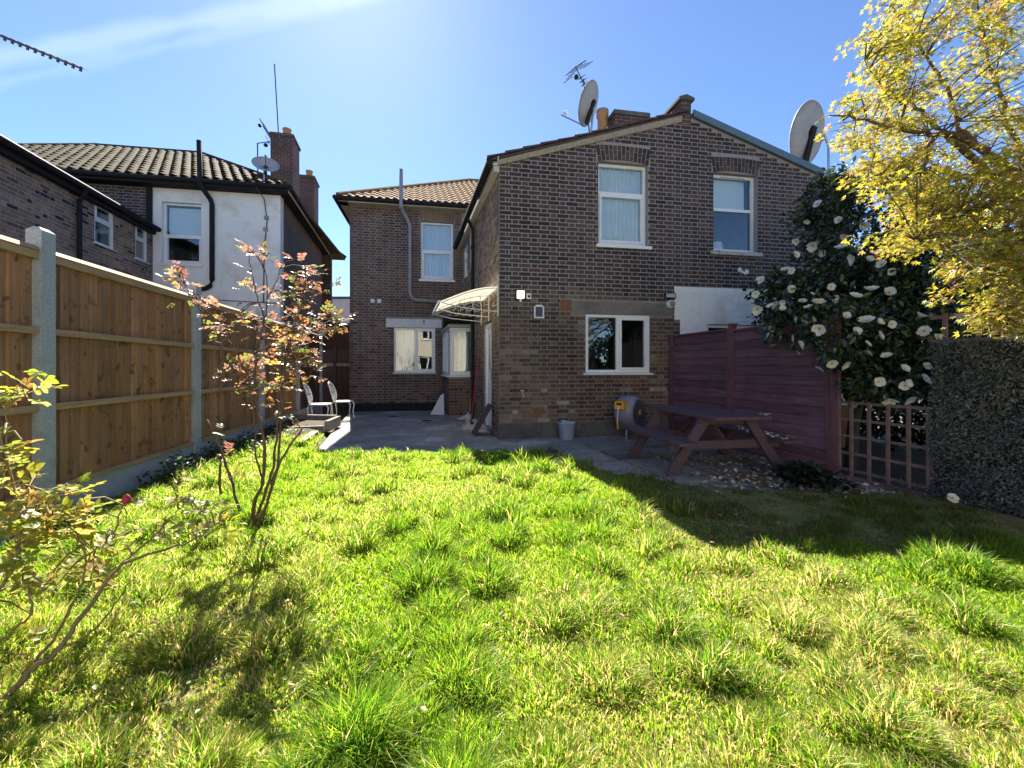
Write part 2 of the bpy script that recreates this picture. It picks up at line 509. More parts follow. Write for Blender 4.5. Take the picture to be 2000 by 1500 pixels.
# ------------------------------------------------------------------ survey of the plot
UF = (0.98433, 0.17615); NF = (0.17615, -0.98433)       # along the back walls, and out of them
US = (-0.23985, 0.97081); NS = (-0.97081, -0.23985); NR = (0.97081, 0.23985)
G = frame((-0.2206, 7.5), UF, NF)                        # gable wall, t from its left corner
S = frame((-0.2206, 7.5), US, NS)                        # side wall of the gabled wing
M = frame((-4.55, 12.2), UF, NF)                         # back wall of the main block
F = frame((-9.4, 11.33), US, NR)                         # flank of the neighbour's wing
WS = frame((-6.3218, 11.8829), US, NR)                   # right side wall of the white house
R = frame((3.67, 4.95), US, NS)                          # right boundary
FN = frame((-3.476, 3.32), (-0.19386, 0.98103), (0.98103, 0.19386))   # left fence


def off_line(fr, a, d, z):
    return fr(a, d, z)


# brick texture for walls whose bricks are only a few pixels
def brickfar(name, c1, c2, cm):
    m, nt, b = new_mat(name)
    g = nt.nodes.new("ShaderNodeNewGeometry")
    d = nt.nodes.new("ShaderNodeVectorMath"); d.operation = 'DOT_PRODUCT'; d.inputs[1].default_value = (0.8, 1.0, 0)
    nt.links.new(g.outputs['Position'], d.inputs[0])
    sp = nt.nodes.new("ShaderNodeSeparateXYZ"); nt.links.new(g.outputs['Position'], sp.inputs[0])
    cb = nt.nodes.new("ShaderNodeCombineXYZ"); nt.links.new(d.outputs['Value'], cb.inputs[0]); nt.links.new(sp.outputs['Z'], cb.inputs[1])
    bt = nt.nodes.new("ShaderNodeTexBrick")
    bt.inputs['Scale'].default_value = 1.0; bt.inputs['Brick Width'].default_value = 0.2; bt.inputs['Row Height'].default_value = 0.075
    bt.inputs['Mortar Size'].default_value = 0.006; bt.inputs['Mortar Smooth'].default_value = 0.1
    bt.inputs['Color1'].default_value = (*c1, 1); bt.inputs['Color2'].default_value = (*c2, 1); bt.inputs['Mortar'].default_value = (*cm, 1)
    nt.links.new(cb.outputs[0], bt.inputs['Vector'])
    nz = noise(nt, pos_node(nt), 2.0, 5)
    base = mixc(nt, bt.outputs['Color'], ramp(nt, nz, [(0.3, 0.7), (0.7, 1.25)]), 1.0, 'MULTIPLY')
    nt.links.new(base, b.inputs['Base Color']); b.inputs['Roughness'].default_value = 0.92
    bump(nt, b, bt.outputs['Fac'], -0.5, 0.008)
    return m


MT['brickfar'] = brickfar('far_brickwork', (0.085, 0.055, 0.05), (0.12, 0.08, 0.06), (0.20, 0.185, 0.18))
MT['chimney'] = brickfar('chimney_brickwork', (0.11, 0.055, 0.045), (0.075, 0.045, 0.04), (0.20, 0.18, 0.16))


def wall_mesh(mb, fr, t0, t1, z0, top, openings=(), thick=0.25, breaks=()):
    ts = sorted(set([t0, t1] + list(breaks) + [v for o in openings for v in (o[0], o[1]) if t0 < v < t1]))
    zl = sorted(set([z0] + [v for o in openings for v in (o[2], o[3])]))
    idx = {}
    V = []; Fc = []; edges = {}

    def vid(t, z):
        k = (round(t, 4), round(z, 4))
        if k not in idx:
            idx[k] = len(V); V.append(k)
        return idx[k]
    for a, b in zip(ts, ts[1:]):
        ta, tb = top(a + 1e-5), top(b - 1e-5)
        zs = [z for z in zl if z < min(ta, tb) - 0.01]
        for i, z in enumerate(zs):
            last = i == len(zs) - 1
            zn = min(ta, tb) if last else zs[i + 1]
            tc, zc = (a + b) / 2, (z + zn) / 2
            if any(o[0] < tc < o[1] and o[2] < zc < o[3] for o in openings):
                continue
            q = [vid(a, z), vid(b, z), vid(b, tb if last else zn), vid(a, ta if last else zn)]
            Fc.append(q)
            for e in zip(q, q[1:] + q[:1]):
                edges[e] = edges.get(e, 0) + 1
    n = len(V)
    verts = [fr(t, 0, z) for t, z in V] + [fr(t, -thick, z) for t, z in V]
    faces = [tuple(q) for q in Fc] + [tuple(i + n for i in reversed(q)) for q in Fc]
    for (a, b) in edges:
        if (b, a) not in edges:
            faces.append((b, a, a + n, b + n))
    mb.add(verts, faces)
    return mb


def lay_bricks(t0, t1, z0, z1, top, openings, tintf, seed=0, start=0.0, under=0.03):
    """Flemish bond: alternate stretchers and headers, each course half a bond on; returns [(ta,tb,z,full,tint)]"""
    r = random.Random(seed)
    out = []
    n = int((z1 - z0) / 0.075)
    for i in range(n):
        z = z0 + i * 0.075 + 0.006
        t = t0 + 0.003 - (0.0 if i % 2 == 0 else 0.0)
        seq = ['s', 'h'] if i % 2 == 0 else ['h', 'q', 's', 'h']
        k = 0
        while t < t1 - 0.03:
            if i % 2 == 0:
                kind = 's' if k % 2 == 0 else 'h'
            else:
                kind = 'h' if k == 0 else ('q' if k == 1 else ('s' if k % 2 == 0 else 'h'))
            L = {'s': 0.215, 'h': 0.1025, 'q': 0.046}[kind]
            a, b = t, min(t + L, t1 - 0.003)
            t += L + 0.012
            k += 1
            pieces = [(a, b)]
            for o in openings:
                if z + 0.065 > o[2] + 0.002 and z < o[3] - 0.002:
                    nxt = []
                    for (x, y) in pieces:
                        if y <= o[0] or x >= o[1]:
                            nxt.append((x, y))
                        else:
                            if x < o[0] - 0.02:
                                nxt.append((x, o[0] - 0.002))
                            if y > o[1] + 0.02:
                                nxt.append((o[1] + 0.002, y))
                    pieces = nxt
            for (x, y) in pieces:
                if y - x < 0.025:
                    continue
                if top is not None:
                    zt = z + 0.065 + under
                    if top(x) < zt or top(y) < zt:
                        # trim towards the rising side
                        xs = np.linspace(x, y, 12)
                        ok = [q for q in xs if top(q) >= zt]
                        if len(ok) < 3:
                            continue
                        x, y = ok[0], ok[-1]
                full = kind in 'sh' and abs((y - x) - L) < 1e-6
                out.append((x, y, z, kind if full else '', tintf((x + y) / 2, z, r)))
    return out


def brick_box(mb, fr, x, y, z, tint, r, lo=-0.01, proud=0.003):
    p = proud + r.uniform(-0.001, 0.003)
    e = 0.003
    j = lambda: r.uniform(-0.0015, 0.0015)
    h = 0.063
    v = [fr(x, lo, z), fr(y, lo, z), fr(y, lo, z + h), fr(x, lo, z + h),
         fr(x + e + j(), p, z + e + j()), fr(y - e + j(), p, z + e + j()), fr(y - e + j(), p, z + h - e + j()), fr(x + e + j(), p, z + h - e + j())]
    mb.add(v, [(4, 5, 6, 7), (0, 1, 5, 4), (1, 2, 6, 5), (2, 3, 7, 6), (3, 0, 4, 7)], tint)


BRICK_CACHE = {}


def brick_parts(bricks, fr, wall, keep, palette_steps=5):
    """the 'keep' nearest whole bricks become parts of their own that share meshes; the others one part"""
    r = random.Random(11)
    cand = [b for b in bricks if b[3]]
    cand.sort(key=lambda b: (Vector(fr((b[0] + b[1]) / 2, 0, b[2])) - Vector((0, 0, 1.22))).length)
    chosen = cand[:keep]
    ch = set(id(b) for b in chosen)
    off = Vector(OFF[wall.name])
    for b in chosen:
        q = tuple(round(c / 0.012) * 0.012 for c in b[4])
        key = (b[3], q, r.randrange(3))
        if key not in BRICK_CACHE:
            mb = MB()
            L = 0.215 if b[3] == 's' else 0.1025
            loc = lambda a, d, z: (a, -d, z)
            brick_box(mb, loc, -L / 2, L / 2, -0.0325, tuple(max(0.01, c) for c in q), r)
            BRICK_CACHE[key] = mb.mesh('brick', (0, 0, 0), MT['brick'])
        P = Vector(fr((b[0] + b[1]) / 2, 0, b[2] + 0.0325)) - off
        link('brick', BRICK_CACHE[key], wall, P, fr.ang)
    mb = MB()
    for b in bricks:
        if id(b) not in ch:
            brick_box(mb, fr, b[0], b[1], b[2], b[4], r)
    if mb.v:
        part('brickwork', mb, 'brick', wall, kind='stuff')


def arch(fr, wall, tc, w, z, n, h=0.30, tintf=None, rise=0.05, seed=3):
    """flat-ish segmental arch of bricks on end"""
    r = random.Random(seed)
    for i in range(n):
        f0 = -0.5 + i / n; f1 = -0.5 + (i + 1) / n
        g = 0.009
        a0 = tc + f0 * w + g; a1 = tc + f1 * w - g
        b0 = tc + f0 * w * 1.10 + g; b1 = tc + f1 * w * 1.10 - g
        zl0 = z + rise * (1 - 4 * f0 * f0); zl1 = z + rise * (1 - 4 * f1 * f1)
        cut = 0.5 + (0.17 if i % 2 else -0.17)
        for (u0, u1) in ((0.0, cut), (cut, 1.0)):
            mb = MB()
            gg = 0.025
            def P(s, u, d):
                x = (a0, a1)[s] + ((b0, b1)[s] - (a0, a1)[s]) * u
                zz = (zl0, zl1)[s] * (1 - u) + (z + h + rise * 0.6 * (1 - 4 * (f0, f1)[s] ** 2)) * u
                return fr(x, d, zz)
            ua = u0 + (0.0 if u0 == 0 else gg); ub = u1 - (0.0 if u1 == 1 else gg)
            mb.hexa([P(0, ua, -0.01), P(1, ua, -0.01), P(1, ub, -0.01), P(0, ub, -0.01), P(0, ua, 0.009), P(1, ua, 0.009), P(1, ub, 0.009), P(0, ub, 0.009)],
                    tintf(tc, z, r), skip=(0,))
            part('arch_brick', mb, 'brick', wall)


def window(fr, parent, t0, t1, z0, z1, d=-0.09, panes=(), fw=0.055, sill=None, inside='room', depth=1.6, label=None, bulge=0.0):
    """panes: (t0,t1,z0,z1,opening?) as fractions of the opening; a frame with each light's glass behind a bead"""
    W, H = t1 - t0, z1 - z0
    mb = MB()
    e = 0.004
    for (a, b, c, dd) in ((t0 + e, t1 - e, z0 + e, z0 + fw), (t0 + e, t1 - e, z1 - fw, z1 - e)):
        mb.box(fr, a, b, d - 0.06, d, c, dd)
    for (a, b) in ((t0 + e, t0 + fw), (t1 - fw, t1 - e)):
        mb.box(fr, a, b, d - 0.06, d, z0 + fw, z1 - fw)
    w = part('window', mb, 'upvc', parent, label)
    for (a, b, c, dd, opens) in panes:
        x0, x1, y0, y1 = t0 + a * W, t0 + b * W, z0 + c * H, z0 + dd * H
        x0 = max(x0, t0 + fw) if a == 0 else x0; x1 = min(x1, t1 - fw) if b == 1 else x1
        y0 = max(y0, z0 + fw) if c == 0 else y0; y1 = min(y1, z1 - fw) if dd == 1 else y1
        if a > 0:
            mb = MB(); mb.box(fr, x0 - 0.028, x0 + 0.028, d - 0.055, d - 0.003, z0 + fw, z1 - fw); part('mullion', mb, 'upvc', w); x0 += 0.028
        if b < 1:
            x1 -= 0.028
        if c > 0:
            mb = MB(); mb.box(fr, x0, x1, d - 0.055, d - 0.003, y0 - 0.028, y0 + 0.028); part('transom', mb, 'upvc', w); y0 += 0.028
        if dd < 1:
            y1 -= 0.028
        if opens:
            s = min(0.042, 0.055 * W)
            mb = MB()
            mb.box(fr, x0 + 0.002, x1 - 0.002, d - 0.05, d + 0.012, y0 + 0.002, y0 + s); mb.box(fr, x0 + 0.002, x1 - 0.002, d - 0.05, d + 0.012, y1 - s, y1 - 0.002)
            mb.box(fr, x0 + 0.002, x0 + s, d - 0.05, d + 0.012, y0 + s, y1 - s); mb.box(fr, x1 - s, x1 - 0.002, d - 0.05, d + 0.012, y0 + s, y1 - s)
            part('sash', mb, 'upvc', w)
            x0 += s; x1 -= s; y0 += s; y1 -= s
        mb = MB(); mb.box(fr, x0, x1, d - 0.036, d - 0.030, y0, y1); part('pane', mb, 'glass', w)
    if sill:
        ov, hh, dd, mat = sill
        mb = MB()
        mb.hexa([fr(t0 - ov, d, z0 - hh), fr(t1 + ov, d, z0 - hh), fr(t1 + ov, dd, z0 - hh - 0.005), fr(t0 - ov, dd, z0 - hh - 0.005),
                 fr(t0 - ov, d, z0 + 0.003), fr(t1 + ov, d, z0 + 0.003), fr(t1 + ov, dd, z0 - 0.018), fr(t0 - ov, dd, z0 - 0.018)])
        part('sill', mb, mat, w)
    if inside:
        mb = MB()
        q = 0.3
        v = [fr(t0 - q, -0.27, z0 - q), fr(t1 + q, -0.27, z0 - q), fr(t1 + q, -0.27, z1 + q), fr(t0 - q, -0.27, z1 + q)]
        v += [fr(t0 - q, -0.27 - depth, z0 - q), fr(t1 + q, -0.27 - depth, z0 - q), fr(t1 + q, -0.27 - depth, z1 + q), fr(t0 - q, -0.27 - depth, z1 + q)]
        mb.add(v, [(4, 5, 6, 7), (0, 1, 5, 4), (1, 2, 6, 5), (2, 3, 7, 6), (3, 0, 4, 7)])
        part('room', mb, 'room', w)
    return w


def curtain(fr, w, t0, t1, z0, z1, d, folds=9, amp=0.02, mat='curtain'):
    mb = MB()
    n = 60
    v = []; f = []
    for i in range(n + 1):
        u = i / n
        dd = d + amp * math.sin(u * folds * 2 * math.pi + 0.8 * math.sin(u * 13))
        x = t0 + (t1 - t0) * u
        v += [fr(x, dd, z0), fr(x, dd, z1)]
        if i:
            f.append((2 * i - 2, 2 * i, 2 * i + 1, 2 * i - 1))
    mb.add(v, f)
    return part('curtain', mb, mat, w, smooth=True)


def pantiles(P0, along, up, length, rows, rise, row, wave=0.30, amp=0.022, clip=(0, 0), lift=0.030, step=0.05, stagger=False):
    """overlapping courses with a rolled profile. P0 eave start; along and up unit vectors in plan; clip: inward run per metre of plan at each end"""
    mb = MB()
    A = Vector((along[0], along[1], 0)); U = Vector((up[0], up[1], 0))
    sl = math.atan(rise)
    c, s = math.cos(sl), math.sin(sl)
    Nn = Vector((-U.x * s, -U.y * s, c))
    Ud = Vector((U.x * c, U.y * c, s))
    rr = random.Random(2)
    for i in range(rows):
        v0 = i * row
        plan = v0 * c
        a0 = clip[0] * plan; a1 = length - clip[1] * plan
        if a1 - a0 < 0.2:
            break
        n = max(2, int((a1 - a0) / step))
        base = Vector(P0) + Ud * v0
        v = []; f = []
        sh = (wave / 2 if (i % 2 and stagger) else 0.0)
        for k in range(n + 1):
            x = a0 + (a1 - a0) * k / n
            ph = ((x + sh) % wave) / wave
            h = amp * (math.sin(ph * 2 * math.pi) + 0.35 * math.sin(4 * math.pi * ph))
            jit = rr.uniform(-0.003, 0.003)
            p = base + A * x
            v += [tuple(p + Nn * (h + lift - 0.028 + jit) - Ud * 0.0), tuple(p + Nn * (h + lift + jit)), tuple(p + Ud * (row + 0.05) + Nn * (h * 0.9))]
            if k:
                o = 3 * k
                f += [(o - 3, o, o + 1, o - 2), (o - 2, o + 1, o + 2, o - 1)]
        mb.add(v, f)
    return mb


def hip_roof(name, fr, parent, t0, t1, s0, s1, ze, zr, a, mat, th=0.10):
    """fr(t, d, z) with d = -s. closed hipped roof"""
    sm = (s0 + s1) / 2
    mb = MB()
    v = [fr(t0, -s0, ze), fr(t1, -s0, ze), fr(t1, -s1, ze), fr(t0, -s1, ze), fr(t0 + a, -sm, zr), fr(t1 - a, -sm, zr)]
    v += [fr(t0, -s0, ze - th), fr(t1, -s0, ze - th), fr(t1, -s1, ze - th), fr(t0, -s1, ze - th)]
    mb.add(v, [(0, 1, 5, 4), (1, 2, 5), (2, 3, 4, 5), (3, 0, 4), (0, 6, 7, 1), (1, 7, 8, 2), (2, 8, 9, 3), (3, 9, 6, 0), (6, 9, 8, 7)])
    o = part(name, mb, mat, parent)
    for (p, q) in ((v[0], v[4]), (v[1], v[5]), (v[4], v[5]), (v[2], v[5]), (v[3], v[4])):
        m2 = MB(); m2.tube([Vector(p) + Vector((0, 0, 0.03)), Vector(q) + Vector((0, 0, 0.04))], 0.085, 8); part('ridge_tile', m2, mat, o)
    return o


# ------------------------------------------------------------------ setting: ground, patio, lawn
mb = MB(); mb.add([(-600, -400, -0.09), (600, -400, -0.09), (600, 900, -0.09), (-600, 900, -0.09)], [(0, 1, 2, 3)])
structure('ground', mb, 'ground')

PATIO = [(-4.55, 12.30), (-3.75, 9.4), (-3.02, 6.9), (-2.80, 6.1), (0.2, 6.0), (0.65, 5.6), (1.2, 4.75), (1.75, 4.35), (2.6, 4.15), (3.72, 4.1), (3.74, 4.8), (2.95, 8.1), (-0.3, 7.7), (-1.4, 12.6)]
mb = MB()
n = len(PATIO)
mb.add([(x, y, 0.0) for x, y in PATIO] + [(x, y, -0.085) for x, y in PATIO], [tuple(range(n))] + [(i, (i + 1) % n, n + (i + 1) % n, n + i) for i in range(n)])
patio = structure('patio', mb, 'patio')
OFF[patio.name] = tuple(patio.location)
# uneven paving stones on the right of the patio
rs = random.Random(5)
for i in range(4):
    for j in range(6):
        s0 = -0.55 + j * 0.62; q0 = 0.15 + i * 0.62
        if i == 3 and j > 3:
            continue
        a = [(s0 + rs.uniform(0.01, 0.05), q0 + rs.uniform(0.01, 0.05)), (s0 + 0.62 - rs.uniform(0.01, 0.05), q0 + rs.uniform(0.01, 0.05)),
             (s0 + 0.62 - rs.uniform(0.01, 0.05), q0 + 0.62 - rs.uniform(0.01, 0.05)), (s0 + rs.uniform(0.01, 0.05), q0 + 0.62 - rs.uniform(0.01, 0.05))]
        zt = [0.016 + rs.uniform(-0.006, 0.012) for _ in range(4)]
        pts = [R(x, y, 0) for x, y in a]
        if max(p[1] for p in pts) > 7.6 or min(p[1] for p in pts) < 4.2:
            continue
        mb = MB()
        g = rs.uniform(0.75, 1.15)
        mb.hexa([(p[0], p[1], -0.03) for p in pts] + [(p[0], p[1], z) for p, z in zip(pts, zt)], (0.27 * g, 0.245 * g, 0.215 * g))
        part('paving_slab', mb, 'slab', patio)
# drain covers let into the concrete
for (x, y) in ((-3.02, 11.0), (-1.98, 10.1)):
    mb = MB()
    mb.lathe((x, y, 0.004), [(0.001, 0.0), (0.13, 0.0), (0.135, -0.003)], 20)
    part('drain_cover', mb, 'black', patio)

LAWN = [(-2.6, -7.8), (6.5, -7.8), (6.5, 2.6), (4.35, 3.0), (3.75, 4.15), (2.6, 4.25), (1.75, 4.45), (1.2, 4.85), (0.65, 5.75), (0.2, 6.12), (-2.85, 6.22), (-3.1, 6.9), (-3.4, 7.9), (-4.3, 7.6), (-3.46, 3.32), (-2.85, 0.2)]
lawn_np = np.array(LAWN)


def in_poly(P, poly):
    x, y = P[:, 0], P[:, 1]
    c = np.zeros(len(P), dtype=bool)
    n = len(poly)
    for i in range(n):
        x1, y1 = poly[i]; x2, y2 = poly[(i + 1) % n]
        cond = (y1 > y) != (y2 > y)
        xi = (x2 - x1) * (y - y1) / (y2 - y1 + 1e-12) + x1
        c ^= cond & (x < xi)
    return c


def edge_dist(P, poly):
    d = np.full(len(P), 9.0)
    n = len(poly)
    for i in range(n):
        a = np.array(poly[i]); b = np.array(poly[(i + 1) % n])
        ab = b - a
        t = np.clip(((P - a) @ ab) / (ab @ ab + 1e-12), 0, 1)
        q = a + t[:, None] * ab
        d = np.minimum(d, np.hypot(P[:, 0] - q[:, 0], P[:, 1] - q[:, 1]))
    return d


# smooth random field for the lie of the land
_k = rng.normal(size=(24, 2)) * np.array([[1.3, 1.3]]); _ph = rng.uniform(0, 6.28, 24)


def field(P, sc_=1.0, a=0, b=24):
    v = np.zeros(len(P))
    for i in range(a, b):
        v += np.sin((P @ _k[i]) * sc_ + _ph[i])
    return v / math.sqrt(b - a)


def lawn_z(P):
    e = edge_dist(P, LAWN)
    return 0.022 + 0.05 * np.clip(e / 0.6, 0, 1) + 0.010 * field(P, 1.1, 0, 10)


gx, gy = np.meshgrid(np.linspace(-6.2, 6.6, 129), np.linspace(-8.0, 8.0, 161))
gp = np.stack([gx.ravel(), gy.ravel()], 1)
gz = np.where(in_poly(gp, LAWN), lawn_z(gp), -0.05)
mb = MB()
nx = 129
mb.add([(p[0], p[1], z) for p, z in zip(gp, gz)], [(j * nx + i, j * nx + i + 1, (j + 1) * nx + i + 1, (j + 1) * nx + i) for j in range(160) for i in range(nx - 1)
                                                   if (gz[[j * nx + i, j * nx + i + 1, (j + 1) * nx + i + 1, (j + 1) * nx + i]] > -0.04).sum() >= 2])
structure('lawn', mb, 'thatch', smooth=True)

# ------------------------------------------------------------------ the brick house with its gabled wing
house = thing('brick_house', 'dark brick house with a gabled back wing and white painted right half', 'house', G(3.2, -3, 0))


def gtop(t):
    return 4.80 + 1.12 * (1 - abs(t - 3.58) / 3.58)


OP = [(1.80, 2.76, 3.46, 4.95), (4.09, 5.03, 3.45, 4.93), (1.56, 2.80, 1.135, 2.19), (3.95, 5.20, 0.95, 2.04)]
mb = wall_mesh(MB(), G, 0.0, 7.16, -0.08, gtop, OP, 0.25, breaks=[3.58])
gw = part('gable_wall', mb, 'mortar_gable', house)


def tint_gable(t, z, r):
    low = 1.0 if z < 2.3 else max(0.0, 1 - (z - 2.3) / 0.35)
    low *= 0.55 + 0.45 * math.sin(t * 2.1 + z * 1.7)
    c = r.choice([(0.052, 0.039, 0.041), (0.064, 0.046, 0.045), (0.042, 0.033, 0.036), (0.072, 0.051, 0.046), (0.056, 0.042, 0.043), (0.092, 0.060, 0.049)])
    d = r.choice([(0.16, 0.118, 0.083), (0.19, 0.136, 0.094), (0.115, 0.085, 0.067), (0.20, 0.112, 0.073), (0.22, 0.18, 0.14), (0.09, 0.068, 0.057)])
    k = max(0.0, min(1.0, low + r.uniform(-0.25, 0.25)))
    if z < 2.45 and t > 0.12 and r.random() < 0.05 + 0.22 * max(0, 1 - math.hypot((t - 1.0) / 0.7, (z - 1.85) / 0.4)):
        d = (0.34, 0.32, 0.30)
    g = r.uniform(0.85, 1.2)
    return tuple(g * (a * (1 - k) + b * k) for a, b in zip(c, d))


holes = OP + [(1.28, 3.22, 2.19, 2.415), (1.09, 1.30, 2.225, 2.435), (0.585, 0.795, 0.415, 0.535), (1.76, 2.80, 4.94, 5.27), (4.05, 5.07, 4.92, 5.25),
              (3.285, 7.2, 2.10, 2.735), (3.40, 7.2, -0.1, 2.12)]
bricks = lay_bricks(0.0, 7.16, 0.27, 5.95, gtop, holes, tint_gable, 1)
brick_parts(bricks, G, gw, 300)
arch(G, gw, 2.28, 0.98, 4.945, 13, 0.28, tint_gable, 0.04, 3)
arch(G, gw, 4.56, 0.96, 4.925, 13, 0.28, tint_gable, 0.04, 4)
# painted lower right half: brick relief under thick white paint
mb = MB(); mb.box(G, 3.285, 7.16, 0.0015, 0.010, 2.12, 2.735); mb.box(G, 3.40, 7.16, 0.0015, 0.010, 2.05, 2.12)
mb.box(G, 3.40, 3.945, 0.0015, 0.010, -0.05, 2.05); mb.box(G, 5.205, 7.16, 0.0015, 0.010, -0.05, 2.05); mb.box(G, 3.945, 5.205, 0.0015, 0.010, -0.05, 0.94)
pw = part('painted_wall', mb, 'whitewall', house, 'white painted brick on the right half of the ground floor')
mb = MB()
rr = random.Random(8)
for b in lay_bricks(3.285, 7.16, 0.6, 2.73, None, [(3.2, 3.40, -0.1, 2.12), (3.95, 5.20, 0.95, 2.05)], lambda t, z, r: (0.8, 0.8, 0.8), 9):
    brick_box(mb, G, b[0], b[1], b[2], None, rr, 0.005, 0.014)
part('painted_brick', mb, 'whitewall', pw, kind='stuff')
# cement plinth and lintels
mb = MB(); mb.box(G, -0.03, 3.17, -0.05, 0.032, -0.08, 0.265); part('plinth', mb, 'render', house)
mb = MB(); mb.box(G, 1.285, 3.215, -0.02, 0.012, 2.193, 2.412); part('lintel', mb, 'lintel', house, 'smooth grey-brown concrete lintel over the kitchen window')
for (a, b, c, d, kx, ky) in ((1.095, 1.295, 2.23, 2.43, 8, 7), (0.59, 0.79, 0.42, 0.53, 8, 3)):
    mb = MB(); mb.box(G, a, b, -0.02, 0.004, c, d)
    v = part('air_brick', mb, 'terracotta', house)
    mb = MB()
    for i in range(kx + 1):
        x = a + (b - a) * i / kx; mb.box(G, x - 0.004, x + 0.004, 0.003, 0.013, c, d)
    for i in range(ky + 1):
        x = c + (d - c) * i / ky; mb.box(G, a, b, 0.003, 0.0115, x - 0.004, x + 0.004)
    part('grille', mb, 'terracotta', v)

# windows of the gable
w1 = window(G, house, 1.80, 2.76, 3.46, 4.95, -0.10, [(0, 1, 0.64, 1, False), (0, 1, 0, 0.64, True)], sill=(0.05, 0.07, 0.06, 'upvc'), label='tall upper window with pale blue net curtains')
curtain(G, w1, 1.85, 2.71, 3.50, 4.91, -0.20, 11, 0.018)
w2 = window(G, house, 4.09, 5.03, 3.45, 4.93, -0.10, [(0, 1, 0.55, 1, False), (0, 1, 0, 0.55, False)], sill=(0.07, 0.085, 0.06, 'sillstone'), label='tall upper window with a white blind half down')
mb = MB(); mb.box(G, 4.16, 4.90, -0.225, -0.215, 4.30, 4.88); part('roller_blind', mb, 'blind', w2)
mb = MB(); mb.box(G, 4.30, 4.82, -0.098, -0.088, 4.875, 4.895); part('trickle_vent', mb, 'fascia', w2)
mb = MB(); mb.lathe(G(4.52, -0.55, 3.40), [(0.02, 0.0), (0.02, 0.12), (0.17, 0.12), (0.12, 0.36)], 18); part('table_lamp', mb, 'blind', w2)
w3 = window(G, house, 1.56, 2.80, 1.135, 2.19, -0.02, [(0, 0.5, 0, 1, False), (0.5, 1, 0, 1, True)], sill=(0.05, 0.03, 0.05, 'upvc'), depth=3.0, label='wide kitchen window with two lights and a dark room behind')
w4 = window(G, house, 3.95, 5.20, 0.95, 2.04, -0.03, [(0, 0.5, 0, 1, False), (0.5, 1, 0, 1, True)], sill=(0.05, 0.03, 0.05, 'upvc'))
# flaked paint on the brick under the right upper window
mb = MB()
for (a, z, s) in ((4.64, 3.10, 0.045), (4.70, 3.06, 0.03), (4.79, 3.065, 0.05), (4.75, 3.04, 0.03)):
    mb.lathe(G(a, 0.009, z), [(0.0005, 0.004), (s * 0.8, 0.003), (s, 0.0)], 7, (NF[0], NF[1], 0))
part('paint_fleck', mb, 'whitewall', house, kind='stuff')

# verge, roof of the wing
rl = part('wing_roof', (lambda mb: (mb.hexa([G(-0.17, 0.04, 4.76), G(3.50, 0.04, 5.92), G(3.50, -5.5, 5.92), G(-0.17, -5.5, 4.76), G(-0.17, 0.04, 4.80), G(3.50, 0.04, 5.965), G(3.50, -5.5, 5.965), G(-0.17, -5.5, 4.80)]), mb)[1])(MB()), 'slate', house)
rn = random.Random(4)
N = 12
for i in range(N):
    a0 = -0.22 + (3.50 + 0.22) * i / N; a1 = -0.22 + (3.50 + 0.22) * (i + 1) / N + 0.06
    zf = lambda a: 4.80 + (a + 0.17) / 3.67 * 1.165
    for k in range(18):
        d0 = 0.07 - k * 0.31; d1 = d0 - 0.305
        if k > 2 and i < 9:
            pass
        j = rn.uniform(-0.006, 0.006)
        mb = MB()
        mb.hexa([G(a0, d0, zf(a0) + 0.022), G(a1, d0, zf(a1) + 0.002), G(a1, d1, zf(a1) + 0.002), G(a0, d1, zf(a0) + 0.022),
                 G(a0, d0, zf(a0) + 0.055 + j), G(a1, d0, zf(a1) + 0.03 + j), G(a1, d1, zf(a1) + 0.03 + j), G(a0, d1, zf(a0) + 0.055 + j)])
        if k < 6:
            part('roof_tile', mb, 'slate', rl)
        elif k == 6:
            mb = MB()
            mb.hexa([G(a0, d0, zf(a0) + 0.022), G(a1, d0, zf(a1) + 0.002), G(a1, -5.5, zf(a1) + 0.002), G(a0, -5.5, zf(a0) + 0.022),
                     G(a0, d0, zf(a0) + 0.055), G(a1, d0, zf(a1) + 0.03), G(a1, -5.5, zf(a1) + 0.03), G(a0, -5.5, zf(a0) + 0.055)])
            part('tile_course', mb, 'slate', rl)
mb = MB()
mb.hexa([G(-0.02, 0.0, 4.705), G(3.42, 0.0, 5.79), G(3.42, 0.03, 5.79), G(-0.02, 0.03, 4.705), G(-0.02, 0.0, 4.79), G(3.42, 0.0, 5.90), G(3.42, 0.045, 5.90), G(-0.02, 0.045, 4.79)])
part('verge_bedding', mb, 'verge', house)
mb = MB()
mb.hexa([G(3.66, 0.05, 5.90), G(7.35, 0.05, 4.74), G(7.35, -5.5, 4.74), G(3.66, -5.5, 5.90), G(3.66, 0.05, 6.00), G(7.35, 0.05, 4.84), G(7.35, -5.5, 4.84), G(3.66, -5.5, 6.00)])
part('wing_roof', mb, 'slate', house)
mb = MB()
mb.hexa([G(3.64, 0.03, 5.89), G(7.38, 0.03, 4.715), G(7.38, 0.075, 4.715), G(3.64, 0.075, 5.89), G(3.64, 0.03, 6.02), G(7.38, 0.03, 4.845), G(7.38, 0.075, 4.845), G(3.64, 0.075, 6.02)])
part('verge_board', mb, 'lead', house, 'blue-grey verge trim on the right roof slope')
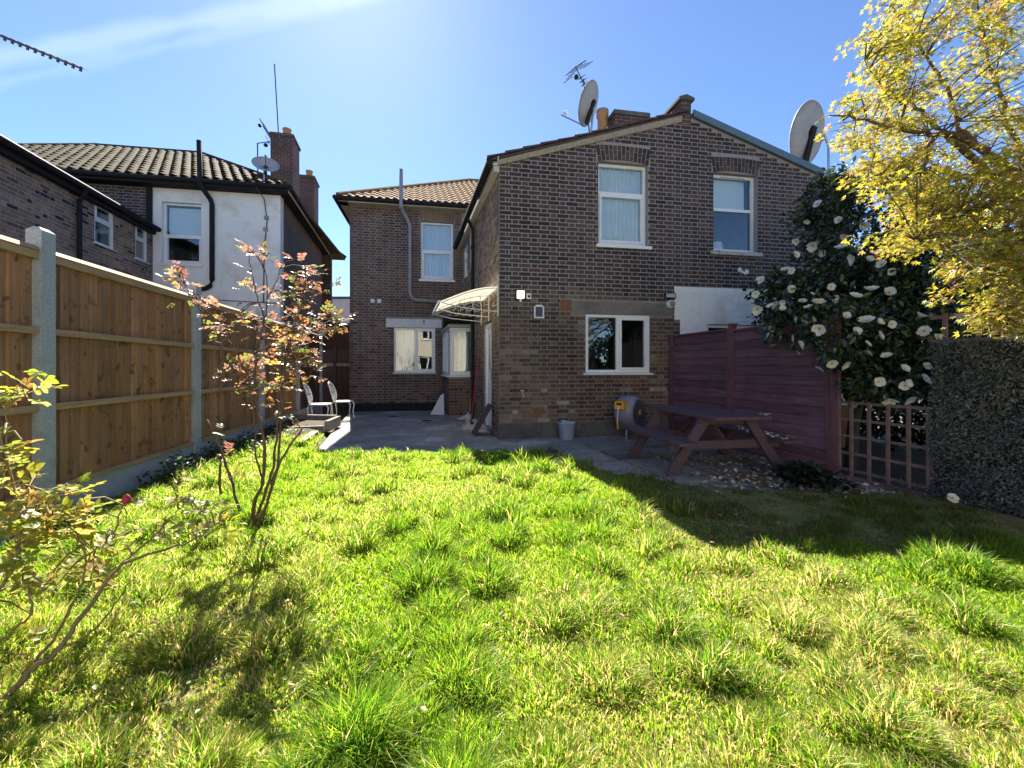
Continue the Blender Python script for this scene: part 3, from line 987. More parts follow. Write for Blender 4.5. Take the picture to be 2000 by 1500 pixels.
# party parapet at the ridge
mb = MB(); mb.box(G, 3.42, 3.62, -5.4, 0.012, 5.75, 6.20); part('party_parapet', mb, 'chimney', house)
mb = MB(); mb.box(G, 3.36, 3.67, -5.42, 0.05, 6.203, 6.25)
mb.hexa([G(3.36, 0.05, 6.25), G(3.67, 0.05, 6.25), G(3.67, -5.42, 6.25), G(3.36, -5.42, 6.25), G(3.50, 0.05, 6.30), G(3.53, 0.05, 6.30), G(3.53, -5.42, 6.30), G(3.50, -5.42, 6.30)])
part('coping', mb, 'render', house)
mb = MB(); mb.hexa([G(3.08, -0.35, 5.80), G(3.42, -0.35, 5.88), G(3.42, -0.8, 5.88), G(3.08, -0.8, 5.80), G(3.10, -0.35, 5.86), G(3.42, -0.35, 6.17), G(3.42, -0.8, 6.17), G(3.10, -0.8, 5.86)]); part('flashing', mb, 'lead', house)

# side wall of the wing
DOOR = (0.66, 1.46, 0.06, 2.12)
SOP = [DOOR, (2.86, 3.53, 3.62, 4.66), (3.85, 4.65, 3.62, 4.50)]
mb = wall_mesh(MB(), S, 0.004, 5.36, -0.08, lambda t: 4.66, SOP, 0.24)
sw = part('side_wall', mb, 'mortar', house)


def tint_side(t, z, r):
    c = r.choice([(0.23, 0.155, 0.09), (0.28, 0.19, 0.105), (0.19, 0.12, 0.075), (0.25, 0.16, 0.10), (0.13, 0.085, 0.06), (0.31, 0.22, 0.13)])
    g = r.uniform(0.85, 1.15)
    return tuple(g * x for x in c)


brick_parts(lay_bricks(0.012, 5.36, 0.1, 4.64, None, SOP, tint_side, 5), S, sw, 0)
for (a, b, c, d) in SOP[1:]:
    window(S, house, a, b, c, d, -0.03, [(0, 1, 0.6, 1, True), (0, 1, 0, 0.6, False)], sill=(0.03, 0.03, 0.05, 'upvc'), depth=1.0)
mb = MB(); mb.box(S, 0.66, 0.73, -0.12, -0.03, 0.06, 2.10); mb.box(S, 1.39, 1.46, -0.12, -0.03, 0.06, 2.10); mb.box(S, 0.73, 1.39, -0.12, -0.03, 2.02, 2.10)
dr = part('door', mb, 'upvc', house, 'white side door under the canopy')
mb = MB(); mb.box(S, 0.73, 1.39, -0.11, -0.06, 0.07, 2.02); part('door_leaf', mb, 'upvc', dr)
mb = MB(); mb.box(S, 0.83, 1.29, -0.062, -0.054, 1.15, 1.90); part('pane', mb, 'glass', dr)
mb = MB(); mb.box(S, 0.78, 0.80, -0.06, -0.01, 1.0, 1.15); part('handle', mb, 'steel', dr)
mb = MB(); mb.box(S, 0.62, 1.50, 0.0, 0.01, 2.12, 2.20); part('door_lintel', mb, 'lintel', house)
# eaves of the wing: fascia, gutter, down pipe
mb = MB(); mb.box(S, 0.0, 5.36, 0.002, 0.10, 4.60, 4.77); part('fascia', mb, 'fascia', house)
mb = MB(); mb.tube([S(-0.06, 0.17, 4.745), S(5.3, 0.17, 4.715)], 0.062, 10); part('gutter', mb, 'black', house)
mb = MB(); mb.tube([S(2.62, 0.17, 4.68), S(2.62, 0.15, 4.60), S(2.62, 0.06, 4.42), S(2.62, 0.06, 0.05)], 0.036, 10); dp = part('down_pipe', mb, 'black', house)
for z in (1.0, 2.7, 4.0):
    mb = MB(); mb.tube([S(2.62, 0.06, z - 0.03), S(2.62, 0.06, z + 0.03)], 0.045, 10); part('collar', mb, 'black', dp)
mb = MB(); mb.tube([S(-0.02, 0.17, 4.72), S(-0.035, 0.05, 4.70), S(-0.035, 0.02, 4.85)], 0.012, 6); part('fascia_end', mb, 'upvc', house)

# main block behind
MOP = [(1.95, 2.88, 3.80, 5.46), (1.20, 2.36, 1.10, 2.38)]
mb = wall_mesh(MB(), M, 0.0, 8.2, -0.08, lambda t: 5.86, MOP, 0.25)
mw = part('rear_wall', mb, 'mortar', house)


def tint_rear(t, z, r):
    c = r.choice([(0.105, 0.068, 0.060), (0.13, 0.080, 0.066), (0.082, 0.056, 0.052), (0.15, 0.093, 0.07), (0.115, 0.074, 0.064)])
    if z < 2.6 and r.random() < 0.4:
        c = r.choice([(0.19, 0.105, 0.075), (0.17, 0.095, 0.07), (0.06, 0.043, 0.04)])
    if t > 2.75 and z > 4.2:
        c = r.choice([(0.20, 0.12, 0.07), (0.17, 0.11, 0.07), (0.13, 0.085, 0.06)])
    g = r.uniform(0.85, 1.15)
    return tuple(g * x for x in c)


mhole = MOP + [(0.98, 2.55, 2.38, 2.63), (1.92, 2.92, 5.45, 5.75)]
brick_parts(lay_bricks(0.0, 3.12, 0.06, 5.82, None, mhole, tint_rear, 6), M, mw, 0)
arch(M, mw, 2.415, 0.94, 5.455, 12, 0.26, lambda t, z, r: tuple(r.uniform(0.85, 1.1) * x for x in (0.19, 0.13, 0.08)), 0.03, 6)
mb = MB(); mb.box(M, 0.985, 2.545, -0.02, 0.03, 2.385, 2.628); part('lintel', mb, 'lintelwhite', house, 'white lintel with peeling paint over the ground floor window')
mb = MB(); mb.box(M, 0.0, 8.2, -6.6, -6.35, -0.08, 5.86); mb.box(M, 0.003, 0.25, -6.35, -0.26, -0.08, 5.86); mb.box(M, 7.95, 8.2, -6.35, -0.26, -0.08, 5.86)
part('outer_wall', mb, 'brickfar', house)
w5 = window(M, house, 1.95, 2.88, 3.80, 5.46, -0.09, [(0, 1, 0.5, 1, False), (0, 1, 0, 0.5, True)], sill=(0.05, 0.075, 0.06, 'upvc'), label='upper back window with pale curtains')
curtain(M, w5, 2.0, 2.83, 3.84, 5.42, -0.19, 12, 0.016)
w6 = window(M, house, 1.20, 2.36, 1.10, 2.38, -0.03, [(0, 0.52, 0, 1, False), (0.52, 1, 0, 1, True)], sill=(0.03, 0.03, 0.05, 'upvc'), depth=2.2, label='ground floor back window beside the glazed bay')
curtain(M, w6, 1.2, 1.75, 1.08, 2.4, -0.34, 7, 0.02)
mr = hip_roof('main_roof', M, house, -0.26, 8.46, -0.30, 7.5, 5.90, 8.24, 3.9, 'tile')
mb = pantiles(M(-0.20, 0.34, 5.92), UF, US, 8.6, 14, 0.60, 0.325, 0.20, 0.018, (1.0, 1.0), 0.03, 0.033); part('roof_tiles', mb, 'tile', mr, kind='stuff')
mb = MB(); mb.box(M, -0.24, 8.4, 0.005, 0.30, 5.77, 5.795); part('soffit', mb, 'fascia', house)
mb = MB(); mb.tube([M(-0.30, 0.36, 5.86), M(3.25, 0.36, 5.85)], 0.062, 10); part('gutter', mb, 'black', house)
mb = MB(); mb.box(M, -0.24, -0.005, -6.8, 0.30, 5.77, 5.795); part('soffit', mb, 'fascia', house)
mb = MB(); mb.tube([M(-0.32, 0.38, 5.86), M(-0.32, -7.2, 5.86)], 0.062, 10); part('gutter', mb, 'black', house)
mb = MB()
mb.tube([M(1.43, 0.42, 6.72), M(1.43, 0.42, 5.72), M(1.46, 0.36, 5.62), M(1.60, 0.14, 5.40), M(1.655, 0.08, 5.28), M(1.655, 0.08, 3.42), M(1.67, 0.08, 3.30), M(1.74, 0.08, 3.20), M(1.86, 0.08, 3.17), M(2.9, 0.08, 3.13)], 0.052, 12)
sp = part('soil_pipe', mb, 'greypipe', house, 'grey soil pipe rising past the eaves with an offset bend', smooth=True)
for z in (5.68, 4.95, 3.52):
    x, d = (1.43, 0.42) if z > 5.5 else (1.655, 0.08)
    mb = MB(); mb.tube([M(x, d, z - 0.04), M(x, d, z + 0.04)], 0.062, 12); part('collar', mb, 'greypipe', sp)
for t in (0.62, 0.80):
    mb = MB(); mb.box(M, t - 0.05, t + 0.05, 0.008, 0.05, 3.07, 3.17); part('flue_box', mb, 'whiteplastic', house)
mb = MB(); mb.box(M, 0.02, 2.5, 0.011, 0.05, -0.02, 0.22); part('damp_course', mb, 'black', house)

# glazed bay in the corner of the two blocks
BY = frame(M(2.56, 0, 0)[:2], (-US[0], -US[1]), NS)             # left face, a runs out of the main wall
mb = MB()
for fr_, a0, a1 in ((BY, 0.02, 2.05),):
    mb.box(fr_, a0, a1, -0.20, 0.0, -0.08, 1.04)
BF = frame(BY(2.05, 0, 0)[:2], UF, NF)                          # front face
mb.box(BF, 0.0, 0.70, -0.20, 0.003, -0.08, 1.04)
bay = part('bay_wall', mb, 'mortar', house)
tb = lambda t, z, r: tuple(r.uniform(0.85, 1.15) * x for x in r.choice([(0.14, 0.085, 0.06), (0.12, 0.075, 0.058), (0.16, 0.085, 0.055), (0.045, 0.036, 0.036), (0.15, 0.10, 0.07), (0.13, 0.08, 0.06)]))
mbb = MB(); r_ = random.Random(21)
for b in lay_bricks(0.02, 2.05, 0.06, 1.03, None, [], tb, 22):
    brick_box(mbb, BY, b[0], b[1], b[2], b[4], r_)
for b in lay_bricks(0.0, 0.70, 0.06, 1.03, None, [], tb, 23):
    brick_box(mbb, BF, b[0], b[1], b[2], b[4], r_, proud=0.009)
part('brickwork', mbb, 'brick', bay, kind='stuff')
window(BF, house, 0.02, 0.68, 1.045, 2.22, -0.02, [(0, 1, 0, 1, False)], fw=0.10, sill=(0.02, 0.04, 0.06, 'upvc'), inside=None, label='front light of the glazed bay')
wb = window(BY, house, 0.05, 1.98, 1.045, 2.22, -0.02, [(0, 0.5, 0, 1, True), (0.5, 1, 0, 1, False)], sill=(0.0, 0.04, 0.05, 'upvc'), inside=None, label='side lights of the glazed bay')
curtain(BF, wb, 0.22, 0.70, 1.05, 2.2, -0.22, 6, 0.025)
mb = MB(); mb.hexa([BF(-0.12, 0.12, 2.30), BF(0.72, 0.12, 2.30), BF(0.72, -2.1, 2.30), BF(-0.12, -2.1, 2.30), BF(-0.10, 0.10, 2.34), BF(0.72, 0.10, 2.34), BF(0.72, -2.1, 2.62), BF(-0.10, -2.1, 2.62)])
part('bay_roof', mb, 'black', house)
mb = MB(); mb.box(BF, -0.02, 0.70, -0.18, 0.03, 2.222, 2.30); mb.box(BY, 0.0, 2.02, -0.18, 0.03, 2.222, 2.298); part('bay_fascia', mb, 'fascia', house)
mb = MB(); mb.tube([BF(-0.14, 0.15, 2.40), BF(0.66, 0.15, 2.385)], 0.075, 10); part('bay_gutter', mb, 'black', house)
mb = MB(); mb.tube([BF(0.64, 0.13, 2.40), BF(0.64, 0.06, 2.2), BF(0.64, 0.06, 0.05)], 0.045, 10); part('down_pipe', mb, 'black', house)
# low chimney on the wing roof
ch = MB(); ch.box(G, 2.53, 3.26, -1.45, -0.95, 5.4, 6.40); c0 = part('chimney', ch, 'chimney', house)
mb = MB(); mb.box(G, 2.50, 3.29, -1.48, -0.92, 6.40, 6.49); part('chimney_cap', mb, 'render', c0)
mb = MB(); mb.lathe(G(2.34, -1.15, 5.45), [(0.11, 0.0), (0.10, 0.95), (0.125, 0.98), (0.125, 1.12), (0.09, 1.12), (0.085, 0.5)], 16); part('chimney_pot', mb, 'pot', c0, smooth=True)

# ------------------------------------------------------------------ the white house on the left with its brick wing
wh = thing('white_house', 'white painted house with a brown tiled hipped roof and brick wing behind the fence', 'house', M(-5, -3, 0))
WOP = [(-4.68, -3.74, 3.97, 5.58)]
mb = wall_mesh(MB(), M, -4.885, -1.80, -0.08, lambda t: 6.02, WOP, 0.25)
ww = part('rear_wall', mb, 'whitewall', wh)
mb = MB()
for b in lay_bricks(-4.88, -1.80, 1.5, 6.0, None, WOP, lambda t, z, r: None, 31):
    brick_box(mb, M, b[0], b[1], b[2], None, rr, -0.01, 0.0035)
part('painted_brick', mb, 'whitewall', ww, kind='stuff')
ww1 = window(M, wh, -4.68, -3.74, 3.97, 5.58, -0.09, [(0, 1, 0.47, 1, False), (0, 1, 0, 0.47, True)], sill=(0.05, 0.07, 0.05, 'whitewall'))
mb = MB(); mb.box(M, -4.62, -3.80, -0.235, -0.225, 4.75, 5.5); part('roller_blind', mb, 'blind', ww1)
mb = wall_mesh(MB(), M, -9.0, -4.895, 3.0, lambda t: 6.02, [], 0.25); bw = part('upper_brick_wall', mb, 'mortar', wh)
tl = lambda t, z, r: tuple(r.uniform(0.85, 1.15) * x for x in r.choice([(0.075, 0.055, 0.05), (0.095, 0.066, 0.055), (0.055, 0.042, 0.042), (0.085, 0.06, 0.05)]))
brick_parts(lay_bricks(-7.6, -4.895, 4.4, 6.0, None, [], tl, 32), M, bw, 0)
mb = MB(); mb.box(WS, 0.035, 6.5, -0.25, 0.0, -0.08, 6.02); mb.box(M, -12.1, -1.9, -6.6, -6.4, -0.08, 6.02); mb.box(M, -12.1, -11.9, -6.4, -0.3, -0.08, 6.02); part('outer_wall', mb, 'brickfar', wh)
lr = hip_roof('hipped_roof', M, wh, -12.4, -1.55, -0.30, 7.5, 6.10, 8.46, 3.9, 'tiledark')
mb = pantiles(M(-12.3, 0.34, 6.12), UF, US, 10.7, 13, 0.605, 0.345, 0.25, 0.030, (1.0, 1.0), 0.045, 0.036, True); part('roof_tiles', mb, 'tiledark', lr, kind='stuff')
mb = MB(); mb.box(M, -12.4, -1.56, 0.005, 0.30, 5.93, 5.95); mb.box(WS, 0.05, 6.8, 0.005, 0.26, 5.93, 5.952); part('soffit', mb, 'black', wh)
mb = MB(); mb.box(M, -12.4, -1.53, 0.30, 0.33, 5.93, 6.08); part('fascia', mb, 'black', wh)
mb = MB(); mb.tube([M(-12.4, 0.39, 6.06), M(-1.5, 0.39, 6.04)], 0.062, 10); part('gutter', mb, 'black', wh)
mb = MB(); mb.tube([WS(-0.35, 0.32, 6.05), WS(6.9, 0.32, 6.05)], 0.062, 10); part('gutter', mb, 'black', wh)
mb = MB(); mb.box(WS, -0.3, 6.85, 0.255, 0.27, 5.93, 6.1); part('fascia', mb, 'fascia', wh)
mb = MB(); mb.tube([M(-3.60, 0.42, 7.05), M(-3.58, 0.42, 5.98), M(-3.55, 0.36, 5.86), M(-3.47, 0.12, 5.66), M(-3.46, 0.07, 5.55), M(-3.46, 0.07, 3.55), M(-3.50, 0.07, 3.40), M(-3.62, 0.08, 3.32), M(-3.9, 0.10, 3.28)], 0.058, 12)
part('soil_pipe', mb, 'black', wh, 'black soil pipe up the white wall and past the eaves', smooth=True)
mb = MB(); mb.tube([M(-4.95, 0.05, 5.95), M(-4.95, 0.05, 4.95)], 0.06, 10); part('down_pipe', mb, 'black', wh)
for (a0, a1, d0, d1, zt) in ((2.7, 3.6, -0.98, -0.30, 8.98), (6.2, 7.1, -0.95, -0.30, 9.1)):
    mb = MB(); mb.box(WS, a0, a1, d0, d1, 6.0, zt - 0.12)
    c1 = part('chimney', mb, 'chimney', wh)
    mb = MB(); mb.box(WS, a0 - 0.04, a1 + 0.04, d0 - 0.04, d1 + 0.04, zt - 0.12, zt - 0.04); mb.box(WS, a0 - 0.01, a1 + 0.01, d0 - 0.01, d1 + 0.01, zt - 0.04, zt); part('chimney_cap', mb, 'chimney', c1)
    mb = MB(); mb.lathe(WS((a0 + a1) / 2, (d0 + d1) / 2 + 0.05, zt), [(0.15, 0.0), (0.13, 0.05), (0.125, 0.30), (0.145, 0.32), (0.145, 0.36), (0.11, 0.36), (0.10, 0.1)], 14); part('chimney_pot', mb, 'pot', c1, smooth=True)
# its brick wing: the flank we see over the fence
FOP = [(-2.13, -1.50, 3.90, 4.78), (-0.68, -0.18, 3.92, 4.79)]
mb = wall_mesh(MB(), F, -5.6, 0.0, -0.08, lambda t: 4.86, FOP, 0.25)
fw_ = part('wing_wall', mb, 'mortar_low', wh)


def tint_flank(t, z, r):
    c = r.choice([(0.27, 0.195, 0.135), (0.31, 0.225, 0.155), (0.21, 0.152, 0.115), (0.28, 0.19, 0.135), (0.34, 0.25, 0.175), (0.22, 0.16, 0.12)])
    if r.random() < 0.10:
        c = (0.035, 0.03, 0.033)
    if r.random() < 0.06:
        c = (0.16, 0.075, 0.06)
    g = r.uniform(0.85, 1.15)
    return tuple(g * x for x in c)


brick_parts(lay_bricks(-5.6, 0.0, 1.5, 4.80, None, FOP, tint_flank, 41), F, fw_, 300)
for o in FOP:
    window(F, wh, o[0], o[1], o[2], o[3], -0.01, [(0, 1, 0.58, 1, True), (0, 1, 0, 0.58, False)], fw=0.042, sill=(0.05, 0.03, 0.06, 'upvc'), depth=1.2)
mb = MB(); mb.hexa([F(-5.8, 0.14, 4.82), F(0.12, 0.14, 4.82), F(0.12, -3.4, 5.7), F(-5.8, -3.4, 5.7), F(-5.8, 0.14, 4.90), F(0.12, 0.14, 4.90), F(0.12, -3.4, 5.78), F(-5.8, -3.4, 5.78)]); part('wing_roof', mb, 'tiledark', wh)
mb = MB(); mb.box(F, -5.8, 0.1, 0.005, 0.12, 4.70, 4.83); part('fascia', mb, 'black', wh)
mb = MB(); mb.tube([F(-5.8, 0.185, 4.87), F(0.16, 0.185, 4.83)], 0.064, 10); part('gutter', mb, 'black', wh)
mb = MB(); mb.tube([F(-2.68, 0.185, 4.80), F(-2.68, 0.15, 4.72), F(-2.68, 0.07, 4.58), F(-2.68, 0.07, 0.3)], 0.042, 10); part('down_pipe', mb, 'black', wh)
mb = MB(); mb.box(F, 0.02, 0.14, 0.05, 0.25, 4.72, 4.90); part('hopper', mb, 'black', wh)
mb = MB(); mb.box(F, -5.6, 0.0, -3.4, -3.2, -0.08, 5.6); mb.box(F, -5.6, -5.4, -3.2, -0.26, -0.08, 4.86); part('outer_wall', mb, 'brickfar', wh)
# cables clipped to the white wall
mb = MB(); mb.tube([M(-2.27, 0.42, 5.98), M(-2.20, 0.03, 5.80), M(-2.13, 0.025, 5.2), M(-2.20, 0.025, 4.5), M(-2.22, 0.025, 3.0)], 0.014, 5); cb = part('cable', mb, 'alu', wh)
for (t, z) in ((-2.15, 5.30), (-2.17, 4.98)):
    mb = MB(); mb.box(M, t - 0.05, t + 0.06, 0.01, 0.05, z - 0.05, z + 0.05); part('junction_box', mb, 'greypipe', cb)
mb = MB(); mb.tube([M(-3.8, 0.02, 3.05), M(-1.85, 0.02, 2.98)], 0.012, 5); part('cable', mb, 'alu', wh)

# a further tiled roof beyond, and a low pale building at the end of the side passage
fh = thing('tiled_house', 'house further back of which only the pale tiled roof shows', 'house', (-19, 19, 0))
mb = MB(); mb.box(M, -19.5, -13.5, -11.0, -5.5, -0.08, 7.6); part('wall', mb, 'brickfar', fh)
fr2 = MB(); v = [M(-19.8, -5.0, 7.5), M(-13.2, -5.0, 7.5), M(-13.2, -11.5, 7.5), M(-19.8, -11.5, 7.5), M(-19.8, -8.2, 10.2), M(-13.2, -8.2, 10.2)]
fr2.add(v, [(0, 1, 5, 4), (1, 2, 5), (2, 3, 4, 5), (3, 0, 4), (3, 2, 1, 0)]); o = part('roof', fr2, 'tile', fh)
mb = pantiles(M(-19.8, -4.98, 7.53), UF, US, 6.6, 12, 0.84, 0.325, 0.33, 0.022, (0, 0)); part('roof_tiles', mb, 'tile', o, kind='stuff')
mb = MB(); mb.tube([v[4], v[5]], 0.1, 8); part('ridge_tile', mb, 'tiledark', o)
fb = thing('far_building', 'low pale building far off between the two houses', 'building', (-12.5, 31, 0))
mb = MB(); mb.box(XY, -17, -9.0, 30, 34, -0.08, 6.0); part('wall', mb, 'farwall', fb)
mb = MB(); mb.box(XY, -17.1, -8.9, 29.9, 34.1, 6.0, 6.15); part('parapet', mb, 'render', fb)
mb = MB(); mb.box(XY, -14.2, -13.2, 29.95, 30.0, 3.4, 4.8); part('window', mb, 'upvc', fb)

# cream house across the end of the gardens, behind the viewer; the windows reflect it
ch_ = thing('cream_house', 'cream rendered house facing the garden, seen only as a reflection in the windows', 'house', (0, -12, 0))
EH = frame((7.5, -10.5), (-1, 0), (0, 1))
EOP = [(1.5, 2.8, 0.9, 2.2), (5.5, 6.8, 0.9, 2.2), (10, 11.3, 0.9, 2.2), (1.5, 2.6, 3.6, 4.9), (5.5, 6.6, 3.6, 4.9), (10, 11.1, 3.6, 4.9)]
mb = wall_mesh(MB(), EH, 0, 15, -0.08, lambda t: 6.0, EOP, 0.25); part('wall', mb, 'creamwall', ch_)
for o_ in EOP:
    window(EH, ch_, *o_, -0.08, [(0, 0.5, 0, 1, False), (0.5, 1, 0, 1, True)], sill=(0.05, 0.05, 0.05, 'upvc'), depth=1.0)
mb = MB(); mb.box(EH, 0, 15, -6.2, -6.0, -0.08, 6.0); mb.box(EH, 0, 0.2, -6.0, -0.26, -0.08, 6.0); mb.box(EH, 14.8, 15, -6.0, -0.26, -0.08, 6.0); part('outer_wall', mb, 'creamwall', ch_)
hip_roof('roof', EH, ch_, -0.3, 15.3, -0.3, 6.5, 6.05, 8.1, 3.3, 'tile')
mb = MB(); mb.tube([EH(-0.3, 0.36, 6.0), EH(15.3, 0.36, 6.0)], 0.06, 8); part('gutter', mb, 'black', ch_)

# ------------------------------------------------------------------ left fence: concrete posts, timber bays
fence = thing('wooden_fence', 'new timber board fence with grey concrete posts along the left side', 'fence', FN(2, 0, 0))
PITCH = 2.19
rf = random.Random(12)
for k in range(-2, 5):
    a0 = k * PITCH - 0.13
    mb = MB()
    zt = 2.235
    for (x0, x1, y0, y1) in ((a0, a0 + 0.125, -0.10, 0.0),):
        mb.box(FN, x0, x1, y0, y1, -0.08, zt)
        mb.hexa([FN(x0, y0, zt), FN(x1, y0, zt), FN(x1, y1, zt), FN(x0, y1, zt), FN(x0 + .02, y0 + .03, zt + 0.028), FN(x1 - .02, y0 + .03, zt + 0.028), FN(x1 - .02, y1 - .03, zt + 0.028), FN(x0 + .02, y1 - .03, zt + 0.028)], skip=(0,))
    part('post', mb, 'concrete', fence)
    if k == 4:
        break
    b0, b1 = a0 + 0.125, a0 + PITCH
    mb = MB(); mb.box(FN, b0 + 0.003, b1 - 0.003, -0.075, -0.035, -0.05, 0.275); part('gravel_board', mb, 'concrete', fence)
    old = k >= 3
    n = 19
    x = b0
    while x < b1 - 0.02:
        w = rf.uniform(0.098, 0.118)
        xe = min(x + w, b1)
        g = rf.uniform(0.62, 1.18); h = rf.uniform(-0.02, 0.02)
        tint = (0.42 * g + h, 0.215 * g, 0.102 * g - h * 0.5) if not old else (0.10 * g, 0.055 * g, 0.042 * g)
        mb = MB()
        j = rf.uniform(-0.004, 0.004)
        mb.hexa([FN(x, -0.062, 0.30), FN(xe + 0.008, -0.066, 0.30), FN(xe + 0.008, -0.061, 0.30), FN(x, -0.046 + j, 0.30),
                 FN(x, -0.062, 2.075), FN(xe + 0.008, -0.066, 2.075), FN(xe + 0.008, -0.061, 2.075), FN(x, -0.046 + j, 2.075)], tint)
        part('board', mb, 'fencewood', fence)
        x = xe
    for z in (0.285, 0.90, 1.47):
        h = 0.036 if z < 0.5 else 0.05
        mb = MB(); mb.box(FN, b0 + 0.002, b1 - 0.002, -0.046, -0.012, z, z + h); part('rail', mb, 'fencerail' if not old else 'oldwood', fence)
    mb = MB(); mb.box(FN, b0 + 0.002, b1 - 0.002, -0.046, -0.015, 2.02, 2.078)
    part('rail', mb, 'fencerail' if not old else 'oldwood', fence)
    mb = MB(); mb.hexa([FN(b0 + 0.002, -0.085, 2.080), FN(b1 - 0.002, -0.085, 2.080), FN(b1 - 0.002, -0.005, 2.080), FN(b0 + 0.002, -0.005, 2.080),
                        FN(b0 + 0.002, -0.070, 2.116), FN(b1 - 0.002, -0.070, 2.116), FN(b1 - 0.002, -0.034, 2.116), FN(b0 + 0.002, -0.034, 2.116)])
    part('capping_rail', mb, 'fencerail' if not old else 'oldwood', fence)

# gate and old boarding at the end of the side passage
gate = thing('wooden_gate', 'dark brown boarded gate in the passage beside the house', 'gate', (-5.2, 12.6, 0))
for i in range(7):
    x = -5.75 + i * 0.17
    mb = MB(); mb.box(XY, x, x + 0.16, 12.60, 12.625, 0.05, 1.75); part('board', mb, 'oldwood', gate)
for z in (0.35, 1.28):
    mb = MB(); mb.box(XY, -5.75, -4.57, 12.565, 12.60, z, z + 0.08); part('rail', mb, 'greywood' if z > 1 else 'oldwood', gate)
for x in (-5.83, -5.15):
    mb = MB(); mb.box(XY, x, x + 0.08, 12.53, 12.598 if x > -5.5 else 12.63, 0, 1.8); part('post', mb, 'greywood' if x < -5.5 else 'oldwood', gate)
al = thing('boarded_screen', 'tall dark boarding closing the passage behind the gate', 'fence', (-5.6, 14.6, 0))
for i in range(12):
    x = -6.75 + i * 0.18
    mb = MB(); mb.box(XY, x, x + 0.175, 14.6, 14.63, 0, 2.72 + 0.02 * (i % 3)); part('board', mb, 'oldwood', al)
mb = MB(); mb.box(XY, -6.75, -4.6, 14.52, 14.60, 1.72, 1.80); part('ledge', mb, 'greywood', al)

# raised bed edging and sleepers beside the patio
bed = thing('raised_bed', 'raised bed edged with old grey timber beside the fence', 'raised bed', (-3.9, 8.6, 0))
mb = MB(); mb.bar((-4.95, 9.15, 0.14), (-3.62, 8.98, 0.14), 0.09, 0.22); part('edging_board', mb, 'greywood', bed)
mb = MB(); mb.bar((-3.585, 9.01, 0.13), (-3.47, 8.15, 0.13), 0.08, 0.20); part('edging_board', mb, 'greywood', bed)
mb = MB(); mb.bar((-3.50, 8.10, 0.08), (-3.98, 7.95, 0.08), 0.08, 0.14); part('edging_board', mb, 'greywood', bed)
mb = MB(); mb.bar((-3.50, 7.75, 0.05), (-3.22, 6.6, 0.05), 0.12, 0.11); part('edging_board', mb, 'greywood', bed)
mb = MB(); mb.add([(-4.9, 9.1, 0.16), (-3.62, 8.95, 0.15), (-3.5, 8.15, 0.13), (-3.55, 7.7, 0.07), (-3.28, 6.6, 0.06), (-3.9, 6.5, 0.08), (-4.4, 7.6, 0.14)], [(0, 1, 2, 3, 4, 5, 6)]); part('soil', mb, 'soil', bed)

# ------------------------------------------------------------------ right boundary: stained panels, trellis, screening
pf = thing('panel_fence', 'dark reddish-purple stained panel fence behind the picnic table', 'fence', R(1.5, 0, 0))
rp = random.Random(15)
for s in (0.0, 1.60, 3.10):
    mb = MB(); mb.box(R, s - 0.04, s + 0.04, -0.05, 0.035, -0.08, 1.86 if s == 1.6 else 1.80)
    mb.box(R, s - 0.05, s + 0.05, -0.06, 0.045, 1.862 if s == 1.6 else 1.802, 1.885 if s == 1.6 else 1.825)
    part('post', mb, 'purplepost', pf)
for (s0, s1, ztop) in ((0.045, 1.555, 1.76), (1.645, 3.055, 1.78)):
    n = 14
    for i in range(n):
        z = 0.06 + i * (ztop - 0.06) / n
        h = (ztop - 0.06) / n
        g = rp.uniform(0.75, 1.2)
        nseg = 10
        v = []; f = []
        ph = rp.uniform(0, 6); am = rp.uniform(0.002, 0.009)
        for k in range(nseg + 1):
            u = k / nseg; s = s0 + (s1 - s0) * u
            wv = am * math.sin(ph + u * 7) + am * 0.6 * math.sin(ph * 2 + u * 17)
            v += [R(s, -0.012, z - 0.02), R(s, 0.024, z - 0.02 + wv), R(s, 0.019, z + h * 0.55), R(s, -0.004, z + h + 0.015), R(s, -0.015, z + h + 0.015)]
            if k:
                o = 5 * k
                for e in range(5):
                    e2 = (e + 1) % 5
                    f.append((o - 5 + e, o - 5 + e2, o + e2, o + e))
        mb = MB(); mb.add(v, f + [(0, 1, 2, 3, 4), tuple(5 * nseg + e for e in range(5))], (0.150 * g, 0.070 * g, 0.088 * g)); part('slat', mb, 'purple', pf)
    for s in (s0, (s0 + s1) / 2 - 0.02, s1 - 0.03):
        if s == s0 or s > s1 - 0.05:
            mb = MB(); mb.box(R, s, s + 0.03, 0.026, 0.042, 0.05, ztop + 0.01); part('batten', mb, 'purplepost', pf)
    mb = MB(); mb.box(R, s0, s1, -0.03, 0.044, ztop + 0.012, ztop + 0.035); part('capping', mb, 'purplepost', pf)

tr = thing('trellis', 'brown square trellis panel between dark fence and grey screening', 'trellis', R(-0.5, 0, 0))
zs = [0.10, 0.285, 0.47, 0.655, 0.84]
ss = [-0.06, -0.20, -0.385, -0.57, -0.755, -0.92]
for s in ss:
    mb = MB(); mb.box(R, s - 0.015, s + 0.015, 0.002, 0.020, 0.04, 0.86 if s < -0.07 else 1.45); part('upright', mb, 'trellis', tr)
for z in zs:
    mb = MB(); mb.box(R, -0.95, -0.045, -0.018, 0.0015, z - 0.014, z + 0.014); part('cross_slat', mb, 'trellis', tr)
mb = MB(); mb.box(R, -1.0, -0.04, -0.02, 0.02, -0.02, 0.037); part('base_rail', mb, 'trellis', tr)

